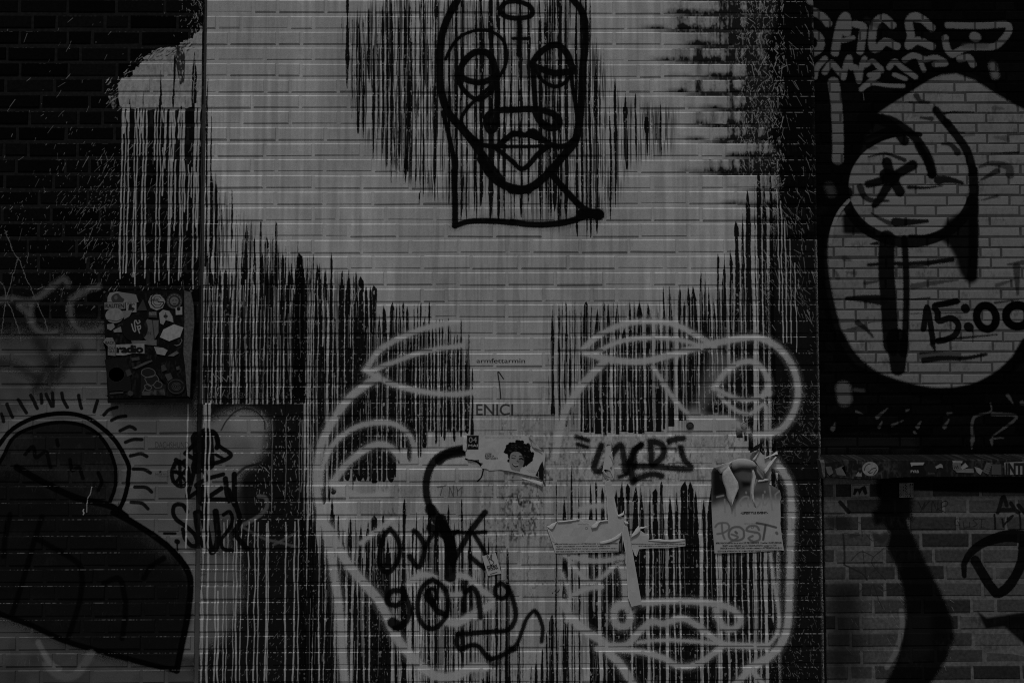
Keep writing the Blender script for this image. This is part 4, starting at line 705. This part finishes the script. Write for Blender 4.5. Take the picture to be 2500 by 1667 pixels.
sticker('pale sticker with big broken black capitals at the picture edge', Z4('2128,132 2440,116 2440,266 2140,272'), YS, 0.27, GS); text('INTER', *at1(Z4, 2140, 262), 26, 0.02, YS, width=72, bold=0.06)
sticker('flaking pale scrap near the left end of the sill', Z4('225,205 330,165 300,190 352,282 245,272'), YS, 0.14, GS)
sticker('tiny white mountain shaped sticker beside the round one', Z4('455,285 475,250 490,235 505,262 520,238 525,290'), YS, 0.26, GS)
sticker('crumpled pale scrap at the sill end', Z4('118,180 180,175 205,250 160,280 135,250'), YS, 0.12, GS)
sticker('framed picture card of a walking figure under the sill', Z4('405,376 618,374 618,520 405,522'), YW, 0.20, 'stickers under the sill'); pl(Z4('412,384 610,382 610,512 412,514 412,384'), 1.2, 0.04, YW, smooth=False); pr(Z4('425,495 440,420 500,425 520,410 560,390 575,420 590,480 560,500 530,440 500,500 480,450 450,500'), 0.02, YW)
sticker('dark square sticker repeating one word in five rows under the sill', Z4('948,366 1106,362 1106,522 950,524'), YW, 0.015, 'stickers under the sill')
for i in range(5): text('SDVRT', *at1(Z4, 955, 391+32*i), 6, 0.16, YW, width=32, bold=0.03)

# ------------------------------------------------------------------ images made from the arrays, materials
def mk_image(name, r, g=None):
    a = np.ones((CH, CW, 4), np.float32); a[..., 0] = r[::-1]; a[..., 1] = (r if g is None else g)[::-1]; a[..., 2] = a[..., 0]
    im = bpy.data.images.new(name, CW, CH, float_buffer=True, is_data=True); im.pixels.foreach_set(a.ravel()); im.update(); return im
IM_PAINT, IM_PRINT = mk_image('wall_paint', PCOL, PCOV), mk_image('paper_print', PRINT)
def nodes(name):
    m = bpy.data.materials.new(name); m.use_nodes = True; t = m.node_tree; b = t.nodes['Principled BSDF']
    b.inputs['Specular IOR Level'].default_value = 0.03; b.inputs['Roughness'].default_value = 0.8
    return m, t, b
def nd(t, kind, **k):
    n = t.nodes.new(kind)
    for a, v in k.items(): setattr(n, a, v)
    return n
def mathn(t, op, a, b=None, c=None):
    n = nd(t, 'ShaderNodeMath', operation=op)
    for i, v in enumerate((a, b, c)):
        if v is None: continue
        if isinstance(v, (int, float)): n.inputs[i].default_value = v
        else: t.links.new(v, n.inputs[i])
    return n.outputs[0]
def picture(t, img):
    g = nd(t, 'ShaderNodeNewGeometry'); s = nd(t, 'ShaderNodeSeparateXYZ'); t.links.new(g.outputs['Position'], s.inputs[0])
    u = mathn(t, 'MULTIPLY_ADD', s.outputs[0], 1/(CW*RES), -XA/(CW*RES)); v = mathn(t, 'MULTIPLY_ADD', s.outputs[2], 1/(CH*RES), -(ZB-CH*RES)/(CH*RES))
    c = nd(t, 'ShaderNodeCombineXYZ'); t.links.new(u, c.inputs[0]); t.links.new(v, c.inputs[1])
    i = nd(t, 'ShaderNodeTexImage', image=img, interpolation='Linear', extension='CLIP'); t.links.new(c.outputs[0], i.inputs[0])
    o = nd(t, 'ShaderNodeSeparateColor'); t.links.new(i.outputs[0], o.inputs[0]); return o.outputs[0], o.outputs[1], g
def wallmat(name, base, vary=0.5, bump=0.4, rough=0.82, take=1.0):
    m, t, b = nodes(name); pc, pa, g = picture(t, IM_PAINT)
    if take < 1: pc = mathn(t, 'MULTIPLY', pc, take)
    oi = nd(t, 'ShaderNodeObjectInfo'); nz = nd(t, 'ShaderNodeTexNoise'); nz.inputs['Scale'].default_value = 60; nz.inputs['Detail'].default_value = 6
    nf = nd(t, 'ShaderNodeTexNoise'); nf.inputs['Scale'].default_value = 260; nf.inputs['Detail'].default_value = 4
    for q in (nz, nf): t.links.new(g.outputs['Position'], q.inputs['Vector'])
    k = mathn(t, 'MULTIPLY_ADD', oi.outputs['Random'], vary*base*2, base*(1-vary)); k = mathn(t, 'MULTIPLY', k, mathn(t, 'MULTIPLY_ADD', nz.outputs[0], 1.4, 0.3))
    c = mathn(t, 'MULTIPLY_ADD', mathn(t, 'SUBTRACT', 1.0, pa), k, pc)
    c = mathn(t, 'MULTIPLY', c, mathn(t, 'MULTIPLY_ADD', nf.outputs[0], 0.6, 0.70)); c = mathn(t, 'MULTIPLY', c, mathn(t, 'MULTIPLY_ADD', oi.outputs['Random'], 0.14, 0.93))
    cc = nd(t, 'ShaderNodeCombineColor')
    for i in range(3): t.links.new(c, cc.inputs[i])
    t.links.new(cc.outputs[0], b.inputs['Base Color']); b.inputs['Roughness'].default_value = rough
    bp = nd(t, 'ShaderNodeBump'); bp.inputs['Strength'].default_value = bump; bp.inputs['Distance'].default_value = 0.002
    h = mathn(t, 'ADD', mathn(t, 'MULTIPLY', nf.outputs[0], 0.6), nz.outputs[0]); t.links.new(h, bp.inputs['Height']); t.links.new(bp.outputs[0], b.inputs['Normal'])
    return m
def greymat(name, v, rough=0.7, vary=0.25, scale=40, spec=0.03, img=None):
    m, t, b = nodes(name); b.inputs['Roughness'].default_value = rough; b.inputs['Specular IOR Level'].default_value = spec
    nz = nd(t, 'ShaderNodeTexNoise'); nz.inputs['Scale'].default_value = scale; nz.inputs['Detail'].default_value = 5
    g = nd(t, 'ShaderNodeNewGeometry'); t.links.new(g.outputs['Position'], nz.inputs['Vector'])
    f = mathn(t, 'MULTIPLY_ADD', nz.outputs[0], vary*2, 1-vary)
    if img: pc, _, _ = picture(t, img); c = mathn(t, 'MULTIPLY', pc, f)
    else: c = mathn(t, 'MULTIPLY', f, v)
    cc = nd(t, 'ShaderNodeCombineColor')
    for i in range(3): t.links.new(c, cc.inputs[i])
    t.links.new(cc.outputs[0], b.inputs['Base Color']); return m
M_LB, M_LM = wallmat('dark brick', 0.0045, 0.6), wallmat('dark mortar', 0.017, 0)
M_RB, M_RM = wallmat('grey brick', 0.075, 0.55), wallmat('pale mortar', 0.145, 0)
M_NB, M_NM = wallmat('niche brick', 0.003, 0.5), wallmat('niche mortar', 0.002, 0, take=0.38)
M_SEAL = wallmat('joint sealant', 0.010, 0)
M_PRINT = greymat('printed paper', 1, 0.8, 0.10, 120, 0.02, IM_PRINT)
M_PAPER = greymat('torn paper', 0.58, 0.8, 0.3, 90)
M_METAL, M_STRIP = greymat('painted metal', 0.010, 0.6, 0.6, 30, 0.04), greymat('scuffed metal', 0.10, 0.6, 0.95, 90, 0.04)
M_PAVE = greymat('paving', 0.16, 0.9, 0.3, 12)
# ------------------------------------------------------------------ objects
def prop(o, label=None, cat=None, group=None, kind=None):
    for k, v in (('label', label), ('category', cat), ('group', group), ('kind', kind)):
        if v: o[k] = v
    return o
def mesh_obj(name, v, f, mat, parent=None, loc=(0, 0, 0)):
    me = bpy.data.meshes.new(name); me.from_pydata([tuple(map(float, q)) for q in v], [], f); me.materials.append(mat); me.update()
    o = bpy.data.objects.new(name, me); col.objects.link(o); o.location = loc
    if parent: o.parent = parent
    return o
def empty(name, loc):
    o = bpy.data.objects.new(name, None); col.objects.link(o); o.location = loc; o.empty_display_size = 0.1; return o
def box_vf(x0, x1, y0, y1, z0, z1):
    v = [(x, y, z) for x in (x0, x1) for y in (y0, y1) for z in (z0, z1)]
    return v, [(0, 1, 3, 2), (4, 6, 7, 5), (0, 4, 5, 1), (2, 3, 7, 6), (0, 2, 6, 4), (1, 5, 7, 3)]
def project(X, Y, Z):
    d = np.array([X, Y, Z])-CAM; zc = d@FW; return 1250+F_PX*(d@RT)/zc, 833.5-F_PX*(d@UP)/zc
def brick_vf(L, H, seed, dep=0.05):
    r = np.random.default_rng(seed); v = []; f = []
    for y, ins in ((dep, 0.0), (0.0052, 0.0), (0.0019, 0.0016), (0.0, 0.0056)):
        for sx, sz in ((-1, -1), (1, -1), (1, 1), (-1, 1)):
            v.append((sx*(L/2-ins)+r.normal()*0.0007, y + (r.normal()*0.0004 if y < 0.004 else 0), sz*(H/2-ins)+r.normal()*0.0007))
    for k in range(3):
        for i in range(4):
            a, b = 4*k+i, 4*k+(i+1) % 4; f.append((a, b, b+4, a+4))
    f.append((12, 13, 14, 15)); return np.array(v), f
CACHE = {}
def brick_data(L, H, var, mat):
    key = (round(L*1000), round(H*1000), var, mat.name)
    if key not in CACHE:
        v, f = brick_vf(L, H, hash(key[:3]) % 99991)
        me = bpy.data.meshes.new('brick'); me.from_pydata(v.tolist(), [], f); me.materials.append(mat); me.update(); CACHE[key] = me
    return CACHE[key]
def brick_wall(label, x0, x1, tops, H, full, half, joint, y, recess, mb, mm, zlo, zhi, thick=0.22, limit=300, jit=0.0012):
    root = empty('brick_wall', ((x0+x1)/2, y, max(zlo, 0))); prop(root, label, 'wall'); inv = Vector(root.location)
    v, f = box_vf(x0+0.002, x1-0.002, y+recess, y+thick, zlo, zhi)
    mo = mesh_obj('mortar', v, f, mm); mo.parent = root; mo.matrix_parent_inverse = Matrix.Translation(-inv)
    bl = []; prev = []; r = np.random.default_rng(int(abs(x0)*1000)+5)
    for zt in tops:
        best = None
        for _ in range(14):
            x = x0 - r.integers(0, 4)*(full+joint)/4 + r.normal()*0.003; js = []; row = []
            while x < x1:
                L = full if r.random() < 0.72 else half
                if abs(L-half) < 1e-9 and row and row[-1][2] == half: L = full
                row.append((x, x+L, L)); x += L+joint; js.append(x-joint/2)
            bad = sum(1 for a in js for b in prev if abs(a-b) < 0.035)
            if best is None or bad < best[0]: best = (bad, row, js)
        prev = best[2]
        for a, b, L in best[1]:
            a, b = max(a, x0), min(b, x1)
            if b-a < 0.025: continue
            bl.append((a, b, zt))
    items = []
    for a, b, zt in bl:
        px0, py0 = project(a, y, zt); px1, py1 = project(b, y, zt-H)
        ar = max(0, min(px1, 2500)-max(px0, 0))*max(0, min(py1, 1667)-max(py0, 0)); items.append((ar, a, b, zt))
    items.sort(key=lambda q: -q[0]); rest_v, rest_f = [], []; n = 0
    for ar, a, b, zt in items:
        L = round(b-a, 3); var = int(r.integers(0, 4)); c = ((a+b)/2 + r.normal()*jit*0.6, y + r.normal()*jit, zt-H/2 + r.normal()*jit*0.6 + 0.0018*math.sin((a+b)*0.9+zt*53)+0.001*math.sin((a+b)*2.3+zt*131))
        if ar > 60 and n < limit:
            o = bpy.data.objects.new('brick', brick_data(L, H, var, mb)); col.objects.link(o); o.parent = root; o.location = Vector(c)-inv
            o.rotation_euler = (r.normal()*0.006, r.normal()*0.0022, r.normal()*0.003); n += 1
        else:
            v, f = brick_vf(L, H, var); k = len(rest_v); rest_v.extend((v+np.array(c)-np.array(inv)).tolist()); rest_f.extend([tuple(i+k for i in q) for q in f])
    if rest_v:
        o = mesh_obj('brickwork', rest_v, rest_f, mb); o.parent = root; o['kind'] = 'stuff'
    return root
pv, pf = box_vf(-14, 14, -16, 0.3, -0.12, 0.0)
prop(mesh_obj('pavement', pv, pf, M_PAVE), kind='structure')
MAIN = [TOP0-COURSE*k for k in range(-7, 43) if TOP0-COURSE*k-BRICK_H > 0.0]
LOWT = [z for z in MAIN if z < ZSILL-0.006]
FULL, HALF, JT = 0.236, 0.111, 0.0135
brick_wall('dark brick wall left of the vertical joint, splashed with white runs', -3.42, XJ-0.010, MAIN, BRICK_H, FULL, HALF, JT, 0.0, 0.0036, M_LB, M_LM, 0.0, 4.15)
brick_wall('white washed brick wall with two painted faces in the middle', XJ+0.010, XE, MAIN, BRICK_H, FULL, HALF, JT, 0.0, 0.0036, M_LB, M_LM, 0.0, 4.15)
za, zb_ = W(2250, 200.8, N)[1], W(2250, 834+190/3.763, N)[1]; NP = (za-zb_)/27
NT = [za-NP*k-0.004 for k in range(-20, 48) if za-NP*k-NP > ZSILL+0.02 and za-NP*k < 4.12]
brick_wall('recessed brick infill with a cartoon creature and the time 15:00', XE-0.10, 3.52, NT, NP-0.006, 0.214, 0.102, 0.008, N, 0.0022, M_NB, M_NM, ZSILL-0.06, 4.15, 0.14, jit=0.0006)
brick_wall('low grey brick wall beneath the stickered sill', XE+0.010, 3.52, LOWT, BRICK_H, FULL, HALF, JT, 0.0005, 0.0034, M_RB, M_RM, 0.0, ZSILL-0.004, 0.10)
v, f = box_vf(XJ-0.0115, XJ+0.0115, 0.006, 0.05, 0.0, 4.15)
prop(mesh_obj('sealant_strip', v, f, M_SEAL), 'dark vertical sealant joint between the black and the white wall', 'joint')
v, f = box_vf(XE-0.0005, XE+0.0085, 0.009, 0.05, 0.0, ZSILL-0.01)
prop(mesh_obj('joint_filler', v, f, greymat('black filler', 0.008, 0.9)), 'thin black joint right of the white wall, under the sill end', 'joint')

# metal sill
sx0 = W(2014, 1140, -0.06)[0]; sx1 = 3.54; zt = W(2250, 1122, -0.06)[1]
root = prop(empty('window_sill', (sx0, 0, ZSILL)), 'dented dark metal sill covered with stickers', 'sill')
xs = np.concatenate([np.linspace(sx0, sx0+0.5, 12), np.linspace(sx0+0.6, sx1, 14)]); vv = []; ff = []
for x in xs:
    t = (x-sx0); dip = 0.012*math.exp(-((t-0.22)/0.13)**2); sag = 0.004*math.exp(-(t/0.05)**2)
    for y, z in ((NICHE_Y-0.001, zt+0.016), (-0.052, zt+0.001-sag*3), (-0.060, zt-0.004-sag*3), (-0.0605-dip*0.3, ZSILL-dip), (-0.055, ZSILL-0.004-dip), (-0.050, ZSILL-dip), (-0.050, zt-0.012), (NICHE_Y-0.001, zt+0.002)): vv.append((x-sx0, y, z-ZSILL))
for i in range(len(xs)-1):
    for j in range(8): a, b = 8*i+j, 8*i+(j+1) % 8; ff.append((a, a+8, b+8, b))
ff.append(tuple(range(8))); ff.append(tuple(range(8*len(xs)-1, 8*len(xs)-9, -1)))
mesh_obj('sill_sheet', vv, ff, greymat('sill metal', 1, 0.6, 0.2, 60, 0.03, IM_PRINT), root)
h = zt-ZSILL
ev = [(-0.002, y, z) for y, z in ((0.0, h), (-0.050, h), (-0.062, h-0.012), (-0.066, 0.0), (-0.05, -0.01), (0.0, 0.01))]; n = len(ev)
ev += [(x-0.010-0.012*(z/h if z > 0 else 0), y*1.0, z) for x, y, z in ev]
mesh_obj('end_cap', ev, [tuple(range(n)), tuple(range(2*n-1, n-1, -1))] + [(i, i+n, (i+1) % n+n, (i+1) % n) for i in range(n)], M_STRIP, root)
v, f = box_vf(0.01, sx1-sx0-0.01, -0.049, -0.003, -0.012, 0.0)
mesh_obj('underside_batten', [(a, b, c+h*0.6) for a, b, c in v], f, M_METAL, root)

# stickered metal panel
def prism(name, pts, y0, y1, mat, parent=None, off=(0, 0, 0)):
    P = [W(a, b, y0) for a, b in pts]; n = len(P)
    v = [(x-off[0], y0-off[1], z-off[2]) for x, z in P] + [(x-off[0], y1-off[1], z-off[2]) for x, z in P]
    return mesh_obj(name, v, [tuple(range(n)), tuple(range(2*n-1, n-1, -1))] + [(i, (i+1) % n, (i+1) % n+n, i+n) for i in range(n)], mat, parent)
bx, bz = W(355, 975)
root = prop(empty('metal_panel', (bx, 0, bz)), 'flat metal service panel plastered with stickers and drips', 'panel'); off = (bx, 0, bz)
prism('door', [(256, 716), (450, 713), (456, 968), (266, 972)], -0.040, -0.006, greymat('panel face', 1, 0.6, 0.2, 60, 0.03, IM_PRINT), root, off)
fr = prism('frame', [(251, 711), (463, 708), (466, 974), (263, 978)], -0.030, 0.004, M_METAL, root, off)
prism('edge_strip', Zp('1095,100 1180,120 1215,300 1222,520 1190,900 1165,1460 1135,1440 1110,1100 1085,900 1100,500'), -0.0420, -0.031, M_STRIP, root, off)
prism('bottom_rail', [(262, 975), (466, 972), (466, 981), (263, 984)], -0.036, -0.0305, M_METAL, root, off)
for q in ('1182,108', '95,1440', '75,120'):
    x, y = Zp(q)[0]; prism('screw', ell(x, y, 2.6, 2.6, 8)[:-1], -0.0435, -0.0305, M_STRIP, fr, off)

# sheets of paper
def sheet(name, pts, y, mat, parent=None, wav=0.0, thick=0.0006, sub=0):
    P = np.array([W(a, b, y) for a, b in pts]); c = P.mean(0)
    bm = bmesh.new(); vs = [bm.verts.new((x-c[0], 0, z-c[1])) for x, z in P]; fc = bm.faces.new(vs)
    bmesh.ops.triangulate(bm, faces=[fc])
    if sub:
        bmesh.ops.subdivide_edges(bm, edges=bm.edges[:], cuts=sub, use_grid_fill=True)
        ph = rng.uniform(0, 6, 4)
        for q in bm.verts: q.co.y -= wav*1.3*(1+math.sin(q.co.x*38+ph[0])*math.sin(q.co.z*31+ph[1]) + 0.5*math.sin(q.co.x*80+q.co.z*50+ph[2]))
    bmesh.ops.recalc_face_normals(bm, faces=bm.faces[:])
    if sum(q.normal.y*q.calc_area() for q in bm.faces) > 0: bmesh.ops.reverse_faces(bm, faces=bm.faces[:])
    r = bmesh.ops.extrude_face_region(bm, geom=bm.faces[:])
    for q in r['geom']:
        if isinstance(q, bmesh.types.BMVert): q.co.y -= thick
    bmesh.ops.recalc_face_normals(bm, faces=bm.faces[:])
    me = bpy.data.meshes.new(name); bm.to_mesh(me); bm.free(); me.materials.append(mat)
    o = bpy.data.objects.new(name, me); col.objects.link(o); o.location = (c[0], y, c[1])
    if parent: o.parent = parent; o.location = Vector(o.location)-Vector(parent.location)
    return o
def flap(name, A, B, ya, yb, bulge, parent, mat=None, n=8, m=7):
    """curled paper: surface from edge A (depth ya) to edge B (depth yb) bulging toward the viewer"""
    A = np.array(A, float); B = np.array(B, float); yb = ya+(yb-ya)*0.55; bulge *= 0.55; cr = rng.uniform(0, 6, 2)
    def res(P):
        t = np.linspace(0, len(P)-1, n); i = np.minimum(t.astype(int), len(P)-2); u = (t-i)[:, None]; return P[i]*(1-u)+P[i+1]*u
    A, B = res(A), res(B); v = []
    for i in range(n):
        for j in range(m):
            s = j/(m-1); q = A[i]*(1-s)+B[i]*s; y = ya*(1-s)+yb*s - bulge*math.sin(math.pi*s)*(0.6+0.4*math.sin(math.pi*i/(n-1))) + 0.0016*math.sin(i*1.9+cr[0])*math.sin(j*1.6+cr[1])
            q = q + np.array([math.sin(i*2.3+cr[1]), math.cos(i*1.7+cr[0])])*0.7*(s in (0.0, 1.0))
            x, z = W(q[0], q[1], y); v.append((x, y, z))
    f = [(i*m+j, (i+1)*m+j, (i+1)*m+j+1, i*m+j+1) for i in range(n-1) for j in range(m-1)]
    off = Vector(parent.location); v = [tuple(Vector(q)-off) for q in v]
    o = mesh_obj(name, v, f, mat or M_PAPER, parent); md = o.modifiers.new('thickness', 'SOLIDIFY'); md.thickness = 0.0006
    for p in o.data.polygons: p.use_smooth = True
    sh = [c for c in parent.children if c.name.split('.')[0] in ('sheet', 'scrap')][0]; o.parent = sh; o.location = -Vector(sh.location)
    return o
def paper(name, label, cat, parts):
    cx, cz = W(*np.mean(parts[0][1], axis=0)); root = prop(empty(name, (cx, 0, cz)), label, cat)
    for nm, pts, y, wav in parts: sheet(nm, pts, y, M_PRINT, root, wav, sub=3 if wav else 0)
    return root
r1 = paper('poster', 'torn poster of a laughing woman with curly hair, dated 04 MAI', 'poster', [('sheet', P1, YW, 0.0012)])
flap('curled_corner', Z1('1480,225 1520,300 1560,470'), Z1('1500,240 1640,380 1785,535'), -0.006, -0.022, 0.004, r1)
flap('curled_edge', Z1('1320,1100 1450,1115 1620,1150 1795,1185'), Z1('1390,1125 1500,1165 1640,1225 1780,1290'), -0.006, -0.015, 0.003, r1)
flap('loose_tab', Z1('80,195 85,360 90,515'), Z1('172,200 172,490 140,545'), -0.006, -0.012, 0.004, r1)
r2 = paper('poster', 'event poster with POST scrawled across it and its top torn off', 'poster', [('sheet', P2, YW, 0.0012)])
flap('curled_flap', Z2('270,470 268,560 320,720 330,800 380,885'), Z2('350,390 400,480 487,640 450,720 385,885'), -0.010, -0.045, 0.012, r2)
flap('curled_edge', Z2('158,412 220,440 235,480 270,480'), Z2('270,370 390,330 385,350 350,395'), -0.008, -0.030, 0.010, r2)
flap('rolled_edge', Z2('370,330 480,292 640,315 700,385'), Z2('400,460 480,425 600,430 690,410'), -0.012, -0.012, 0.016, r2, M_PRINT)
flap('hanging_strip', Z2('630,430 650,520 620,700 660,870'), Z2('660,430 690,540 650,700 685,900'), -0.007, -0.009, 0.002, r2)
flap('torn_tab', Z2('705,570 840,545'), Z2('712,592 842,568'), -0.007, -0.009, 0.002, r2)
r3 = paper('poster', 'lower strip of a torn event poster, its left corner folded over', 'poster', [('sheet', P3, YW, 0.0012)])
flap('folded_corner', Z3('65,605 120,575 182,548'), Z3('95,625 125,640 150,600'), -0.006, -0.016, 0.004, r3)
flap('curled_top', Z3('180,548 350,527 425,520'), Z3('185,560 350,545 425,528'), -0.006, -0.013, 0.003, r3)
flap('curled_top', Z3('548,600 600,560 640,540 735,533'), Z3('560,625 620,615 640,550 735,545'), -0.006, -0.018, 0.004, r3)
flap('torn_layer', Z3('645,768 760,745 890,665'), Z3('650,800 770,775 870,725'), -0.006, -0.012, 0.003, r3)
flap('curled_edge', Z3('70,610 130,780 170,800'), Z3('85,610 145,720 185,790'), -0.005, -0.012, 0.002, r3)
flap('curled_edge', Z3('840,475 880,465 912,432'), Z3('845,498 890,490 912,470'), -0.006, -0.016, 0.003, r3)
flap('curled_edge', Z3('908,540 950,550'), Z3('930,580 962,575'), -0.006, -0.014, 0.003, r3)
r4 = paper('paper_strip', 'long loose paper strip hanging slanted from the torn poster', 'paper', [('sheet', P3b, YW-0.004, 0.0012)])
r5 = paper('paper_remnant', 'narrow shredded poster remnant with small print right of the hanging strip', 'paper', [('sheet', P4, YW, 0.0009)])
flap('curled_shred', Z3('985,708 1030,650 1065,590 1090,625'), Z3('990,725 1050,690 1085,660 1088,640'), -0.006, -0.018, 0.004, r5)
flap('curled_shred', Z3('1085,610 1170,600'), Z3('1090,635 1172,606'), -0.006, -0.014, 0.002, r5)
flap('torn_layer', Z3('1170,745 1320,742 1450,755 1578,735'), Z3('1180,762 1330,770 1450,775 1575,760'), -0.006, -0.010, 0.002, r5)
r6 = paper('poster_scrap', 'torn shreds of an older poster sticking out above the event poster', 'paper', [('scrap', Z2('650,310 690,250 700,170 760,240 800,290 870,310 850,400 800,480 740,430 690,350'), YW-0.0015, 0.0012)])
flap('shred', Z2('610,210 680,140 748,105'), Z2('615,225 690,200 742,150'), -0.012, -0.035, 0.006, r6, M_METAL)
flap('shred', Z2('640,310 690,240 710,190'), Z2('660,330 700,270 730,200'), -0.008, -0.022, 0.004, r6)
flap('shred', Z2('790,290 860,260 950,210'), Z2('795,300 880,265 955,245'), -0.008, -0.028, 0.004, r6)
flap('shred', Z2('780,450 840,360 930,270'), Z2('800,490 870,390 940,280'), -0.008, -0.030, 0.006, r6)
flap('shred', Z2('925,470 940,560'), Z2('960,480 950,565'), -0.005, -0.014, 0.003, r6)
r7 = paper('poster_scrap', 'thin vertical torn scrap across the black tag letters', 'paper', [('scrap', crop(2, 2, '860,960 905,950 900,1040 920,1080 905,1150 940,1200 935,1260 900,1180 860,1170 830,1180 870,1100 855,1040'), YW, 0.0009)])
flap('shred', crop(2, 2, '890,1040 915,1080 900,1160'), crop(2, 2, '920,1000 925,1080 912,1160'), -0.005, -0.018, 0.003, r7)
flap('shred', crop(2, 2, '825,1185 850,1230 890,1250'), crop(2, 2, '840,1175 870,1215 900,1240'), -0.005, -0.016, 0.003, r7)
prop(sheet('sticker', P5, YW, M_PRINT, thick=0.0005), 'small tilted white sticker with a two-finger hand sign', 'sticker')
lift = {}
for i, (label, pts, y, grp) in enumerate(ST):
    k = 0.0006*(i % 7) if y != YW else 0.0
    prop(sheet('sticker', pts, y-k*0.4 if y != YW else y, M_PRINT, thick=0.0005), label, 'sticker', grp)
# plugs in the wall
for (px, py, rr), lb in (((1684.5, 1039, 9.5), 'dark round plug in the wall, the left of two above the tag'), ((1816, 1038, 8), 'pale round plug in the wall, the right of two above the event poster')):
    x, z = W(px, py); R = rr*RES; prof = ((0.0, -0.007), (R*0.55, -0.0065), (R*0.72, -0.004), (R*0.80, -0.0075), (R*0.95, -0.006), (R, 0.002)); v = []; f = []; n = 18
    for r_, y in prof:
        for i in range(n): a = 2*math.pi*i/n; v.append((r_*math.cos(a), y, r_*math.sin(a)))
    for k in range(len(prof)-1):
        for i in range(n): a, b = k*n+i, k*n+(i+1) % n; f.append((a, b, b+n, a+n))
    prop(mesh_obj('wall_plug', v, f, greymat('plug', 0.06 if px < 1700 else 0.35, 0.6), None, (x, 0, z)), lb, 'plug', 'plugs in the white wall')
